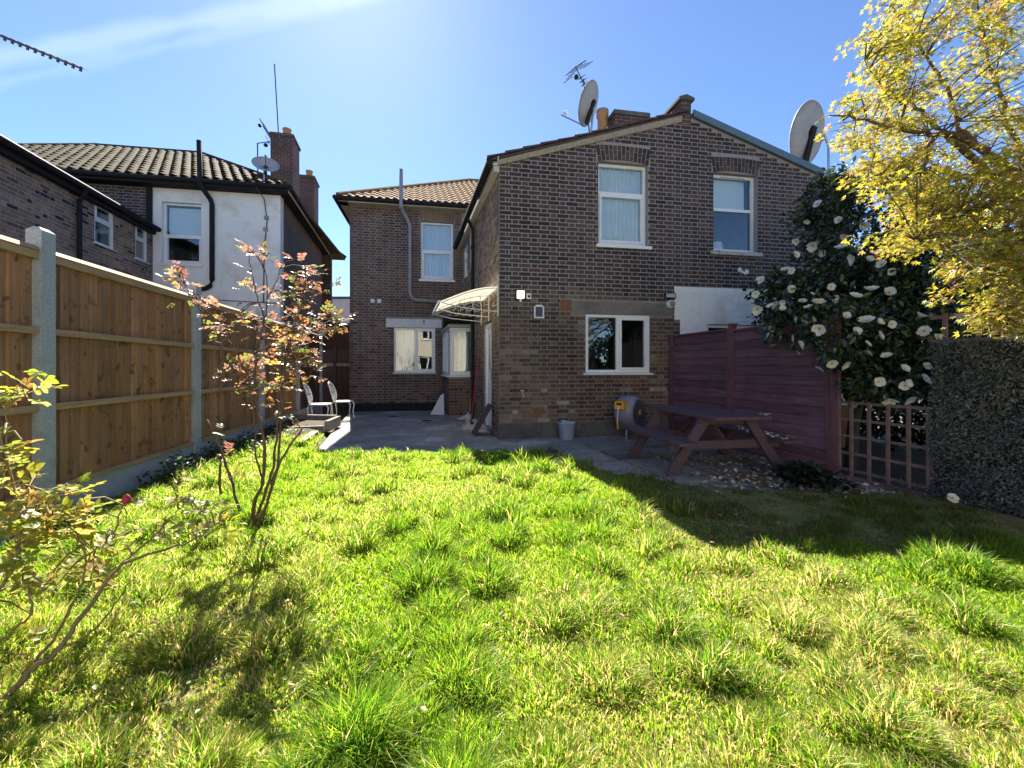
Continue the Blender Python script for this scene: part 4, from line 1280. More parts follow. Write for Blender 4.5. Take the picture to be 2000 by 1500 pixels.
sg = thing('screening', 'dark grey-green artificial leaf screening beside the trellis', 'screening', R(-2.2, 0, 0))
mb = MB(); mb.box(R, -4.6, -0.96, -0.02, 0.015, -0.06, 1.44); part('backing', mb, 'black', sg)
n = 64000
a = rng.uniform(-4.6, -0.95, n); z = rng.uniform(-0.02, 1.47, n)
P0 = np.array([R(x, 0.0, 0)[:2] for x in a])
out = np.array([NS[0], NS[1], 0.0])
lump = 0.045 + 0.020 * np.sin(a * 9 + np.sin(z * 7) * 2) + 0.012 * np.sin(z * 14 + a * 5)
P = np.column_stack([P0, z]) + out * (lump * rng.uniform(0.5, 1.2, n))[:, None]
X = rng.normal(0, 1, (n, 3)) + np.array([0, 0, -0.4]); Nn = out + rng.normal(0, 0.7, (n, 3))
g = rng.uniform(0.5, 1.5, n)[:, None]
pal = np.where(rng.random(n)[:, None] < 0.06, np.array([[0.22, 0.225, 0.22]]), np.array([[0.12, 0.125, 0.115]]))
lv_ = np.array([(0, 0, 0), (0.5, 0.17, 0.05), (0.5, -0.17, 0.05), (1.0, 0, -0.05)]); lt_ = np.array([(0, 2, 1), (1, 2, 3)])
V, T, tint = scatter(lv_, lt_, P, rot_from(X, Nn), rng.uniform(0.02, 0.045, n), pal * g)
o = link('leaf_facing', np_mesh('leaf_facing', V, T, tint, 'screen', OFF[sg.name]), sg); o['kind'] = 'stuff'
tt_ = thing('trellis', 'pale brown trellis top rising above the grey screening', 'trellis', R(-2.0, -0.04, 1.3))
for i in range(14):
    s = -1.02 - i * 0.235
    mb = MB(); mb.box(R, s - 0.018, s + 0.018, -0.045, -0.028, 1.2, 1.72); part('upright', mb, 'trellis', tt_)
for z in (1.47, 1.69):
    mb = MB(); mb.box(R, -4.3, -0.9, -0.062, -0.046, z - 0.016, z + 0.016); part('cross_slat', mb, 'trellis', tt_)

# neighbour's things glimpsed through the trellis
nb = thing('storage_box', 'pale box on a brick base seen through the trellis', 'box', (5.6, 7.4, 0))
mb = MB(); mb.box(R, 1.55, 2.1, -2.35, -1.75, -0.05, 0.62); part('base', mb, 'terracotta', nb)
mb = MB(); mb.box(R, 1.60, 2.05, -2.3, -1.8, 0.622, 1.0); part('lid', mb, 'whiteplastic', nb)

# ------------------------------------------------------------------ picnic table
TA = Vector((-0.16, 0.987, 0)); TB = Vector((0.987, 0.16, 0)); TC = Vector((2.37, 5.46, 0))
pic = thing('picnic_table', 'purple-brown wooden picnic table with attached benches on the patio', 'picnic table', tuple(TC))


def tp(a, b, z):
    return tuple(TC + TA * a + TB * b + Vector((0, 0, z)))


for i in range(5):
    b0 = -0.345 + i * 0.139
    mb = MB(); mb.bar(tp(-0.78, b0 + 0.066, 0.675), tp(0.78, b0 + 0.066, 0.675), 0.131, 0.034); part('top_plank', mb, 'tablewood', pic)
for sd in (-1, 1):
    for i in range(2):
        b = sd * (0.56 + i * 0.128)
        mb = MB(); mb.bar(tp(-0.78, b, 0.405), tp(0.78, b, 0.405), 0.12, 0.034); part('bench_plank', mb, 'tablewood', pic)
for a in (-0.50, 0.50):
    for sd in (-1, 1):
        mb = MB(); mb.bar(tp(a, sd * 0.26, 0.657), tp(a, sd * 0.70, 0.016), 0.045, 0.11, up=tuple(TB)); part('leg', mb, 'tablewood', pic)
    a2 = a + (0.05 if a < 0 else -0.05)
    mb = MB(); mb.bar(tp(a2, -0.70, 0.345), tp(a2, 0.70, 0.345), 0.045, 0.095); part('bench_bearer', mb, 'tablewood', pic)
    mb = MB(); mb.bar(tp(a2, -0.33, 0.615), tp(a2, 0.33, 0.615), 0.045, 0.08); part('top_bearer', mb, 'tablewood', pic)
    a3 = 0.08 if a > 0 else -0.08
    mb = MB(); mb.bar(tp(a2, 0, 0.37), tp(a3, 0, 0.655), 0.045, 0.07); part('brace', mb, 'tablewood', pic)

# ------------------------------------------------------------------ hose reel hung by the wall
hr = thing('hose_reel', 'grey hose reel with an orange guide hung low on the brick wall', 'hose reel', G(2.25, 0.3, 0.16))
hc = Vector(G(2.22, 0.40, 0.47)); ax = Vector((0.74, -0.67, 0.0)).normalized(); sx = Vector((0.67, 0.74, 0))
mb = MB(); mb.lathe(hc, [(0.01, -0.20), (0.20, -0.20), (0.265, -0.15), (0.28, -0.05), (0.28, 0.06), (0.26, 0.13), (0.22, 0.155)], 28, ax); part('drum', mb, 'reelgrey', hr, smooth=True)
mb = MB(); mb.lathe(hc, [(0.22, 0.152), (0.205, 0.17), (0.19, 0.165), (0.08, 0.175), (0.005, 0.176)], 28, ax); cv = part('side_cover', mb, 'reeldark', hr, smooth=True)
mb = MB(); mb.lathe(hc, [(0.045, 0.175), (0.045, 0.184), (0.002, 0.185)], 14, ax); part('badge', mb, 'reelyellow', cv)
gp_ = hc - sx * 0.25 + Vector((0, 0, 0.13)) - ax * 0.02
mb = MB(); mb.bar(gp_ - sx * 0.10, gp_ + sx * 0.08, 0.17, 0.13); gd = part('hose_guide', mb, 'reelyellow', hr)
mb = MB(); mb.bar(gp_ - sx * 0.102 - ax * 0.045 + Vector((0, 0, 0.02)), gp_ - sx * 0.102 + ax * 0.045 + Vector((0, 0, 0.02)), 0.012, 0.035); part('guide_slot', mb, 'black', gd)
h0 = gp_ - sx * 0.10 - ax * 0.01
mb = MB(); mb.tube([h0, h0 + Vector((-0.01, 0, -0.08)), h0 + Vector((-0.02, 0, -0.26))], 0.010, 8); part('hose_end', mb, 'whiteplastic', hr)
mb = MB(); mb.tube([h0 + Vector((-0.02, 0, -0.25)), h0 + Vector((-0.02, 0, -0.29)), h0 + Vector((-0.01, 0, -0.40))], [0.02, 0.016, 0.02], 10); part('nozzle', mb, 'reelyellow', hr)
mb = MB(); mb.tube([hc + sx * 0.10 + Vector((0, 0, 0.30)) - ax * 0.1, hc + sx * 0.30 + Vector((0, 0, 0.02)) - ax * 0.05, hc + sx * 0.40 + Vector((0, 0, -0.10))], 0.013, 8); part('pull_bar', mb, 'steel', hr)
mb = MB(); mb.bar(hc - ax * 0.22 + Vector((0, 0, -0.22)), hc - ax * 0.22 + Vector((0, 0, 0.22)), 0.10, 0.03, up=tuple(ax)); part('wall_bracket', mb, 'reeldark', hr)
for sgn in (-1, 1):
    mb = MB(); mb.tube([hc + sx * sgn * 0.12 + Vector((0, 0, -0.24)), hc + sx * sgn * 0.15 + Vector((0, 0, -0.455))], 0.014, 7); part('foot', mb, 'steel', hr)

# bucket
bk = thing('bucket', 'pale blue plastic bucket standing against the grey plinth', 'bucket', G(1.14, 0.22, 0))
bc = G(1.14, 0.22, 0.0)
mb = MB(); mb.lathe(bc, [(0.001, 0.012), (0.115, 0.012), (0.118, 0.0), (0.124, 0.004), (0.150, 0.275), (0.160, 0.278), (0.160, 0.292), (0.146, 0.292), (0.118, 0.02), (0.001, 0.018)], 26); part('body', mb, 'bucket', bk, smooth=True)
mb = MB()
c_ = Vector(bc)
mb.tube([c_ + Vector((-0.157, -0.02, 0.275)), c_ + Vector((-0.10, -0.11, 0.30)), c_ + Vector((0.0, -0.15, 0.305)), c_ + Vector((0.10, -0.11, 0.30)), c_ + Vector((0.157, -0.02, 0.275))], 0.006, 6); part('handle', mb, 'steel', bk)
mb = MB(); mb.hexa([tuple(c_ + Vector(q)) for q in ((-0.10, -0.06, 0.27), (0.10, -0.06, 0.26), (0.10, 0.08, 0.26), (-0.10, 0.08, 0.27), (-0.08, -0.04, 0.32), (0.03, -0.03, 0.305), (0.04, 0.06, 0.305), (-0.08, 0.06, 0.325))]); part('folded_cloth', mb, 'bucket', bk)

# ------------------------------------------------------------------ two cast metal garden chairs


def chair(x, y, rz, label):
    t = thing('garden_chair', label, 'chair', (x, y, 0.0), 'white metal chairs by the passage')
    cs, sn = math.cos(rz), math.sin(rz)

    def q(a, b, z):
        return (x + a * cs - b * sn, y + a * sn + b * cs, z)
    sp_ = frame((x, y), (cs, sn), (-sn, cs))
    mb = MB()
    seat = [(-0.19, -0.18), (-0.10, -0.215), (0.08, -0.215), (0.20, -0.17), (0.225, 0), (0.20, 0.17), (0.08, 0.215), (-0.10, 0.215), (-0.19, 0.18)]
    # seat ring and lattice
    ring = [q(a, b, 0.43) for a, b in seat]; mb.tube(ring + [ring[0]], 0.014, 7); part('seat_rim', mb, 'whitemetal', t)
    mb = MB()
    for i in range(-3, 4):
        b = i * 0.055
        w = 0.20 if abs(i) < 3 else 0.15
        mb.bar(q(-0.18, b, 0.43), q(w, b, 0.43), 0.022, 0.012)
    for a in (-0.10, 0.0, 0.10):
        mb.bar(q(a, -0.20, 0.431), q(a, 0.20, 0.431), 0.022, 0.010)
    part('seat_lattice', mb, 'whitemetal', t)
    for (a, b, da, db) in ((0.17, 0.16, 0.05, 0.02), (0.17, -0.16, 0.05, -0.02), (-0.16, 0.15, -0.06, 0.02), (-0.16, -0.15, -0.06, -0.02)):
        mb = MB(); mb.tube([q(a, b, 0.43), q(a + da * 0.9, b + db, 0.36), q(a + da * 0.45, b + db, 0.18), q(a + da, b + db * 1.2, 0.003)], [0.017, 0.015, 0.012, 0.014], 7); part('leg', mb, 'whitemetal', t)
    # oval fretted back

    def bq(u, v):        # u across, v up the back
        return q(-0.19 - 0.13 * v - 0.04 * (u / 0.2) ** 2 * -1, u, 0.43 + 0.45 * v)
    oval = [bq(0.20 * math.sin(th), 0.52 - 0.50 * math.cos(th)) for th in [2 * math.pi * k / 20 for k in range(20)]]
    mb = MB(); mb.tube(oval + [oval[0]], 0.015, 7); part('back_rim', mb, 'whitemetal', t)
    mb = MB()
    for k in range(16):
        th = 2 * math.pi * k / 16
        c1 = bq(0.045 * math.sin(th), 0.52 - 0.11 * math.cos(th)); c2 = bq(0.12 * math.sin(th + 0.4), 0.52 - 0.30 * math.cos(th + 0.4)); c3 = bq(0.195 * math.sin(th), 0.52 - 0.49 * math.cos(th))
        mb.tube([c1, c2, c3], 0.011, 5)
        c4 = bq(0.12 * math.sin(th + 0.79), 0.52 - 0.30 * math.cos(th + 0.79)); mb.tube([c2, c4], 0.014, 5)
    part('back_fretwork', mb, 'whitemetal', t)
    return t


chair(-4.22, 9.55, 0.20, 'white cast metal chair nearer the garden, beside the raised bed')
chair(-4.02, 10.35, 0.12, 'white cast metal chair behind the other one, nearer the passage')

# ------------------------------------------------------------------ things in the corner by the side door


def mop(p0, p1, label, headcol):
    t = thing('mop', label, 'mop', p0)
    mb = MB(); mb.tube([p0, p1], 0.012, 8); part('handle', mb, 'stick' if headcol else 'whiteplastic', t)
    mb = MB()
    r2 = random.Random(3 if headcol else 4)
    for k in range(80):
        th = r2.uniform(0, 6.28); rr_ = r2.uniform(0.06, 0.30)
        e = Vector(p0) + Vector((math.cos(th) * rr_, math.sin(th) * rr_ * 0.7, 0.0)); e.z = r2.uniform(0.012, 0.035)
        mid = Vector(p0) + Vector((math.cos(th) * rr_ * 0.5, math.sin(th) * rr_ * 0.35, 0.045))
        mb.tube([Vector(p0) + Vector((0, 0, 0.12)), mid, e], 0.011, 4)
    part('head', mb, 'mopstring', t, kind='stuff')
    mb = MB(); mb.lathe(Vector(p0) + Vector((0, 0, 0.06)), [(0.045, 0), (0.045, 0.03), (0.02, 0.09)], 10); part('socket', mb, 'bucket', t)
    return t


b0 = Vector(BF(0.42, 0.55, 0.03)); b1 = Vector(BF(0.66, 0.03, 1.16))
mop(tuple(b0), tuple(b1), 'white string mop with a pale handle leaning in the corner', True)
mop(tuple(BF(0.54, 0.62, 0.03)), tuple(BF(0.72, 0.10, 0.95)), 'second mop with a white handle leaning by the side door', False)
t = thing('garden_broom', 'red handled broom leaning beside the door', 'broom', S(1.85, 0.18, 0))
mb = MB(); mb.tube([S(1.80, 0.22, 0.08), S(1.78, 0.045, 1.62)], 0.014, 8); part('handle', mb, 'red', t)
mb = MB(); mb.bar(S(1.66, 0.22, 0.07), S(1.94, 0.22, 0.07), 0.05, 0.05); part('head', mb, 'oldwood', t)
mb = MB()
for k in range(24):
    a = 1.67 + k * 0.0115; mb.tube([S(a, 0.22, 0.05), S(a, 0.23, 0.004)], 0.005, 4)
part('bristle', mb, 'stick', t, kind='stuff')
mb = MB(); p = [S(0.60, 0.32, 0.0), S(0.98, 0.40, 0.0), S(0.98, 0.43, 0.0), S(0.60, 0.35, 0.0)]; q_ = [S(0.40, 0.03, 0.62), S(0.72, 0.03, 0.66), S(0.72, 0.055, 0.66), S(0.40, 0.055, 0.62)]
mb = MB(); mb.hexa([S(0.42, 0.34, 0.002), S(0.80, 0.34, 0.002), S(0.80, 0.37, 0.002), S(0.42, 0.37, 0.002), S(0.42, 0.02, 0.55), S(0.80, 0.02, 0.55), S(0.80, 0.05, 0.555), S(0.42, 0.05, 0.555)])
single('wooden_board', mb, 'board', 'dark brown board leaning against the wall by the side door', 'board')
mb = MB(); mb.hexa([(-0.98, 8.62, 0.002), (-0.50, 8.64, 0.002), (-0.56, 9.02, 0.002), (-1.02, 9.00, 0.002), (-0.98, 8.62, 0.052), (-0.50, 8.64, 0.055), (-0.56, 9.02, 0.055), (-1.02, 9.00, 0.05)])
single('step_slab', mb, 'paleslab', 'pale slab lying on the patio, left of the pair by the door', 'slab')
mb = MB(); mb.hexa([(-0.70, 8.95, 0.002), (-0.18, 9.02, 0.002), (-0.28, 9.55, 0.002), (-0.78, 9.48, 0.002), (-0.70, 8.95, 0.085), (-0.18, 9.02, 0.09), (-0.28, 9.55, 0.09), (-0.78, 9.48, 0.085)])
ob = single('step_slab', mb, 'paleslab', 'pale slab used as a step directly below the side door', 'slab')
for vtx in ob.data.vertices:      # slide the step against the wall foot, clear of the other slab
    vtx.co.x -= 0.25; vtx.co.y += 0.13
mb = MB(); mb.add([(-2.14, 11.42, 0.003), (-1.76, 11.33, 0.003), (-1.79, 11.40, 0.57), (-1.88, 11.41, 0.50), (-2.14, 11.44, 0.003), (-1.76, 11.35, 0.003), (-1.79, 11.42, 0.57), (-1.88, 11.43, 0.50)],
                  [(0, 1, 2, 3), (7, 6, 5, 4), (0, 4, 5, 1), (1, 5, 6, 2), (2, 6, 7, 3), (3, 7, 4, 0)])
single('plastic_sheet', mb, 'whiteplastic', 'torn white sheet leaning against the foot of the glazed bay', 'sheet')

# ------------------------------------------------------------------ door canopy
cn = thing('door_canopy', 'curved cream polycarbonate canopy on white scroll brackets over the side door', 'canopy', S(0.8, 0.0, 2.2))


def cz(u):
    return 2.33 + 0.29 * math.cos(u * math.pi / 2)


mb = MB(); n = 14
v = []; f = []
for i in range(n + 1):
    u = i / n
    v += [S(0.02, 0.01 + u * 1.0, cz(u)), S(1.75, 0.01 + u * 1.0, cz(u)), S(0.02, 0.01 + u * 1.0, cz(u) + 0.006), S(1.75, 0.01 + u * 1.0, cz(u) + 0.006)]
    if i:
        o = 4 * i
        f += [(o - 4, o, o + 1, o - 3), (o - 2, o - 1, o + 3, o + 2), (o - 4, o - 2, o + 2, o), (o - 3, o + 1, o + 3, o - 1)]
mb.add(v, f); part('sheet', mb, 'poly', cn, smooth=False)
for s in (0.04, 0.88, 1.72):
    mb = MB()
    mb.tube([S(s, 0.01 + (i / 12) * 0.98, cz(i / 12) - 0.014) for i in range(13)], 0.011, 6)
    mb.tube([S(s, 0.012, 2.66), S(s, 0.012, 2.12)], 0.012, 6)
    mb.tube([S(s, 0.012, 2.20), S(s, 0.30, 2.22), S(s, 0.65, 2.25), S(s, 0.97, 2.32)], 0.009, 6)
    for j in range(5):
        d = 0.10 + j * 0.15
        zc = 0.5 * (cz(d) + 2.20 + 0.10 * d); rr_ = max(0.025, 0.30 * (cz(d) - 2.20 - 0.12 * d))
        mb.tube([S(s, d + rr_ * math.cos(a) * (0.6 + 0.4 * a / 5), zc + rr_ * math.sin(a)) for a in [k * 0.55 for k in range(10)]], 0.005, 5)
    part('bracket', mb, 'whitemetal', cn)
mb = MB(); mb.bar(S(0.0, 1.02, cz(1) + 0.0), S(1.77, 1.02, cz(1) + 0.0), 0.03, 0.05); part('front_rail', mb, 'whiteplastic', cn)

# ------------------------------------------------------------------ fixtures on the gable wall
lp = thing('wall_lamp', 'small lit square lamp high on the brick wall near the corner', 'lamp', G(0.36, 0.02, 2.40))
mb = MB(); mb.box(G, 0.28, 0.44, 0.012, 0.05, 2.40, 2.58); part('back_plate', mb, 'black', lp)
mb = MB(); mb.box(G, 0.30, 0.42, 0.05, 0.115, 2.42, 2.55); part('diffuser', mb, 'lit', lp)
mb = MB(); mb.lathe(G(0.36, 0.085, 2.36), [(0.02, 0.0), (0.022, 0.05)], 10, closed=True); part('sensor', mb, 'whiteplastic', lp)
sb = thing('sensor_box', 'tiny pale sensor box right of the wall lamp', 'sensor', G(0.52, 0.02, 2.42))
mb = MB(); mb.box(G, 0.475, 0.555, 0.012, 0.05, 2.42, 2.51); part('case', mb, 'whiteplastic', sb)
mb = MB(); mb.box(G, 0.495, 0.535, 0.05, 0.056, 2.445, 2.485); part('window', mb, 'black', sb)
vf = thing('vent_cover', 'small greenish framed vent flap below the lamps on the brick wall', 'vent', G(0.70, 0.02, 2.08))
mb = MB(); mb.box(G, 0.61, 0.79, 0.012, 0.035, 2.09, 2.115); mb.box(G, 0.61, 0.635, 0.012, 0.035, 2.115, 2.29); mb.box(G, 0.765, 0.79, 0.012, 0.035, 2.115, 2.29)
mb.hexa([G(0.61, 0.012, 2.29), G(0.79, 0.012, 2.29), G(0.79, 0.035, 2.29), G(0.61, 0.035, 2.29), G(0.65, 0.012, 2.325), G(0.75, 0.012, 2.325), G(0.75, 0.035, 2.325), G(0.65, 0.035, 2.325)])
part('rim', mb, 'whiteplastic', vf)
for i in range(4):
    z = 2.12 + i * 0.042
    mb = MB(); mb.hexa([G(0.637, 0.012, z), G(0.763, 0.012, z), G(0.763, 0.030, z), G(0.637, 0.030, z), G(0.637, 0.012, z + 0.036), G(0.763, 0.012, z + 0.036), G(0.763, 0.018, z + 0.036), G(0.637, 0.018, z + 0.036)]); part('louvre', mb, 'reeldark', vf)
fl = thing('floodlight', 'flat black floodlight at the edge of the white painted wall', 'floodlight', G(3.18, 0.02, 2.5))
mb = MB(); mb.box(G, 3.06, 3.27, 0.04, 0.085, 2.50, 2.60); part('body', mb, 'black', fl)
mb = MB(); mb.box(G, 3.075, 3.255, 0.085, 0.091, 2.515, 2.585); part('lens', mb, 'fascia', fl)
mb = MB(); mb.box(G, 3.14, 3.20, 0.01, 0.04, 2.52, 2.58); part('bracket', mb, 'black', fl)
cm = thing('security_camera', 'white dome security camera under the floodlight', 'camera', G(3.20, 0.02, 2.33))
mb = MB(); mb.lathe(G(3.19, 0.012, 2.40), [(0.075, 0.0), (0.075, 0.05), (0.065, 0.075)], 18, (NF[0], NF[1], 0), closed=True); part('housing', mb, 'whiteplastic', cm, smooth=False)
mb = MB(); mb.lathe(G(3.19, 0.087, 2.40), [(0.055, 0.0), (0.045, 0.03), (0.02, 0.05), (0.002, 0.054)], 16, (NF[0], NF[1], 0)); part('eye', mb, 'reelgrey', cm, smooth=True)
tpn = thing('outside_tap', 'small outside tap low on the brick wall near the corner', 'tap', G(0.40, 0.02, 0.74))
mb = MB(); mb.tube([G(0.40, 0.01, 0.79), G(0.40, 0.07, 0.79), G(0.40, 0.10, 0.76), G(0.40, 0.10, 0.72)], 0.014, 8); part('spout', mb, 'steel', tpn)
mb = MB(); mb.bar(G(0.365, 0.06, 0.83), G(0.435, 0.06, 0.83), 0.012, 0.012); mb.tube([G(0.40, 0.06, 0.80), G(0.40, 0.06, 0.83)], 0.006, 6); part('handle', mb, 'whiteplastic', tpn)
mb = MB(); mb.tube([G(3.235, 0.045, 0.02), G(3.235, 0.045, 0.78), G(3.235, 0.012, 0.80)], 0.016, 8); single('waste_pipe', mb, 'whiteplastic', 'thin white pipe up the wall beside the dark fence', 'pipe')

# ------------------------------------------------------------------ satellite dishes and aerials


def dish(center, nrm, rw, rh, label, matf='dish', arm=True, pole=None, bracket=None):
    t = thing('satellite_dish', label, 'dish', pole[-1] if pole else center, 'satellite dishes on the roofs')
    nrm = Vector(nrm).normalized(); c = Vector(center)
    x = nrm.cross(Vector((0, 0, 1))).normalized(); y = x.cross(nrm).normalized()
    mb = MB(); v = [tuple(c - nrm * 0.10)]; f = []
    rings, sg_ = 5, 32
    for side in (0, 1):
        base = len(v)
        for i in range(1, rings + 1):
            u = i / rings
            for k in range(sg_):
                a = 2 * math.pi * k / sg_
                v.append(tuple(c + x * math.cos(a) * rw * u + y * math.sin(a) * rh * u - nrm * (0.10 * (1 - u * u)) - nrm * 0.006 * side))
        if side == 1:
            v.append(tuple(c - nrm * 0.106)); ctr = len(v) - 1
        else:
            ctr = 0
        for k in range(sg_):
            f.append((ctr, base + k, base + (k + 1) % sg_))
            for i in range(rings - 1):
                f.append((base + i * sg_ + k, base + i * sg_ + (k + 1) % sg_, base + (i + 1) * sg_ + (k + 1) % sg_, base + (i + 1) * sg_ + k))
        if side == 0:
            b_in = base
        else:
            for k in range(sg_):
                f.append((b_in + (rings - 1) * sg_ + k, b_in + (rings - 1) * sg_ + (k + 1) % sg_, base + (rings - 1) * sg_ + (k + 1) % sg_, base + (rings - 1) * sg_ + k))
    mb.add(v, f); part('reflector', mb, matf, t, smooth=True)
    bkp = c - nrm * 0.12 - y * rh * 0.35
    mb = MB(); mb.bar(bkp - y * 0.22 * rh / 0.4, bkp + y * 0.22 * rh / 0.4, 0.10 * rh / 0.45, 0.05, up=tuple(nrm)); part('back_bracket', mb, 'black', t)
    if arm:
        mb = MB(); e = c - y * rh * 0.9 + nrm * rh * 1.25 + y * 0.25 * rh
        mb.tube([c - y * rh * 0.98 - nrm * 0.05, e], 0.012, 6); la = part('feed_arm', mb, 'alu', t)
        mb = MB(); mb.tube([e + y * 0.05 - nrm * 0.05, e + y * 0.07 - nrm * 0.13], [0.035, 0.045], 10); part('receiver', mb, 'whiteplastic', la)
    if pole:
        mb = MB(); mb.tube(pole, 0.022, 8); part('pole', mb, 'steel', t)
    if bracket:
        mb = MB(); mb.tube(bracket, 0.02, 6); part('arm', mb, 'whiteplastic', t)
    return t


c1 = Vector(pt(1149, 203, 9.6))
dish(c1, (-0.86, 0.50, 0.42), 0.42, 0.46, 'upright grey satellite dish on the roof beside the low chimney', pole=[tuple(c1 + Vector((0.12, -0.03, -0.1))), tuple(c1 + Vector((0.06, 0.0, -0.62)))],
     bracket=[tuple(c1 + Vector((0.1, 0, -0.15))), tuple(c1 + Vector((0.45, 0.15, -0.16)))])
c2 = Vector(pt(1576, 262, 9.2))
dish(c2, (-0.42, 0.86, 0.26), 0.55, 0.64, 'largest satellite dish, grey, on a pole at the right end of the roof', pole=[tuple(c2 + Vector((0.20, -0.20, -0.05))), tuple(c2 + Vector((0.34, -0.16, -0.35))), tuple(c2 + Vector((0.34, -0.16, -2.2)))], arm=False)
c3 = Vector(pt(519, 320, 11.6))
dish(c3, (0.40, -0.72, 0.55), 0.33, 0.31, 'small glinting satellite dish at the eaves of the white house', pole=[tuple(c3 + Vector((-0.10, 0.10, -0.05))), tuple(c3 + Vector((-0.10, 0.10, -0.62)))])


def yagi(p0, p1, updir, n, ln, label, mast, reflector=True, br=0.011, el=0.0045):
    t = thing('television_aerial', label, 'aerial', mast[-1], 'television aerials')
    p0, p1 = Vector(p0), Vector(p1); d = (p1 - p0).normalized(); ud = Vector(updir); ud = (ud - d * ud.dot(d)).normalized(); sd = d.cross(ud)
    mb = MB(); mb.tube([p0, p1], br, 6); part('boom', mb, 'alu', t)
    L = (p1 - p0).length
    for i in range(n):
        p = p0 + d * (L * (0.30 + 0.70 * i / (n - 1)))
        l = ln * (1 - 0.25 * i / n)
        mb = MB(); mb.tube([p - sd * l / 2 + ud * 0.02, p + sd * l / 2 + ud * 0.02], el, 5); mb.bar(p - ud * 0.045, p + ud * 0.03, 0.025, 0.03, up=tuple(d)); part('element', mb, 'alu', t)
    if reflector:
        for i in range(8):
            q = p0 + d * L * 0.04 + ud * (0.32 * (i - 3.5) / 3.5) - d * (0.16 * abs(i - 3.5) / 3.5) * -0.6
            mb = MB(); mb.tube([q - sd * ln * 0.62, q + sd * ln * 0.62], el, 5); part('reflector_rod', mb, 'alu', t)
        mb = MB(); mb.tube([p0 + d * L * 0.04 - ud * 0.32, p0 + d * L * 0.02, p0 + d * L * 0.04 + ud * 0.32], el * 1.6, 5); part('reflector_frame', mb, 'alu', t)
    mb = MB(); mb.lathe(p0 + d * L * 0.22 - ud * 0.10, [(0.03, -0.05), (0.05, -0.03), (0.05, 0.03), (0.03, 0.05)], 10, tuple(d), closed=True); part('dipole_box', mb, 'black', t)
    mb = MB(); mb.tube(mast, 0.018, 7); part('mast', mb, 'alu', t)
    return t


yagi(pt(-75, 40, 7.0), pt(158, 134, 7.0), (0.3, -0.2, 1), 12, 0.30, 'long dark aerial boom pointing into the picture at top left', [pt(-70, 42, 7.0), tuple(Vector(pt(-70, 42, 7.0)) + Vector((0, 0, -1.75)))])
c4 = Vector(pt(1128, 140, 9.8))
yagi(tuple(c4 + Vector((-0.05, 0, 0.12))), tuple(c4 + Vector((0.42, 0.35, -0.50))), (0.5, 0, 1), 9, 0.30, 'aerial with a wide rod reflector above the dish on the brick house', [tuple(c4 + Vector((0.15, 0.1, -0.1))), tuple(c4 + Vector((0.30, 0.15, -1.35)))], br=0.014, el=0.008)
c5 = Vector(pt(520, 262, 14.0))
mtop = Vector(pt(544, 262, 14.0))
yagi(tuple(c5 + Vector((-0.22, 0, 0.5))), tuple(c5 + Vector((0.28, 0, -0.35))), (1, 0.3, 0.5), 10, 0.42, 'aerial on a whip mast fixed to the chimney of the white house', [tuple(Vector(pt(536, 125, 14.0))), tuple(mtop), tuple(mtop + Vector((0.05, 0.05, -0.4)))], reflector=False, br=0.016, el=0.008)
c6 = Vector(pt(503, 280, 12.2))
yagi(tuple(c6 + Vector((-0.02, 0, 0.0))), tuple(c6 + Vector((0.95, 0.2, 0.24))), (0, 0.3, 1), 8, 0.40, 'low aerial on a thin pole beside the small dish', [tuple(c6), tuple(c6 + Vector((0.01, 0, -1.1)))], reflector=False, br=0.014, el=0.007)

# ------------------------------------------------------------------ plants
def diamond(fold=0.12, w=0.30, tip=1.0):
    """simple leaf along +x from 0 to 1: 6 points, 4 triangles folded on the midrib"""
    v = np.array([(0, 0, 0), (0.45, w, fold), (0.45, -w, fold), (0.5, 0, 0.0), (tip, 0, -0.06), (0.78, w * 0.62, fold * 0.5), (0.78, -w * 0.62, fold * 0.5)])
    t = np.array([(0, 3, 1), (0, 2, 3), (3, 5, 1), (3, 2, 6), (3, 4, 5), (3, 6, 4)])
    return v, t


def compound(leaflets=5, size=1.0, seed=0):
    """rose leaf: a stalk with paired leaflets and one at the tip, along +x, length about 1"""
    r = np.random.default_rng(seed)
    V, T = [], []
    n = 0
    lv, lt = diamond(0.10, 0.33)
    for i in range(leaflets):
        if i == leaflets - 1:
            base, ang, L = 0.62, r.uniform(-0.15, 0.15), 0.46
        else:
            k = i // 2; sgn = 1 if i % 2 == 0 else -1
            base, ang, L = 0.26 + 0.30 * k, sgn * r.uniform(0.8, 1.15), 0.34 + 0.05 * k
        c, s = math.cos(ang), math.sin(ang)
        til = r.uniform(-0.35, 0.35)
        p = lv * L
        p = np.column_stack([p[:, 0], p[:, 1] * math.cos(til) - p[:, 2] * math.sin(til), p[:, 1] * math.sin(til) + p[:, 2] * math.cos(til)])
        q = np.column_stack([p[:, 0] * c - p[:, 1] * s + base, p[:, 0] * s + p[:, 1] * c, p[:, 2] - 0.10 * base * base])
        V.append(q); T.append(lt + n); n += len(q)
    st = np.array([(0, 0.008, 0), (0, -0.008, 0), (0.66, 0, -0.045)])
    V.append(st); T.append(np.array([(0, 1, 2)]) + n)
    return np.vstack(V), np.vstack(T)


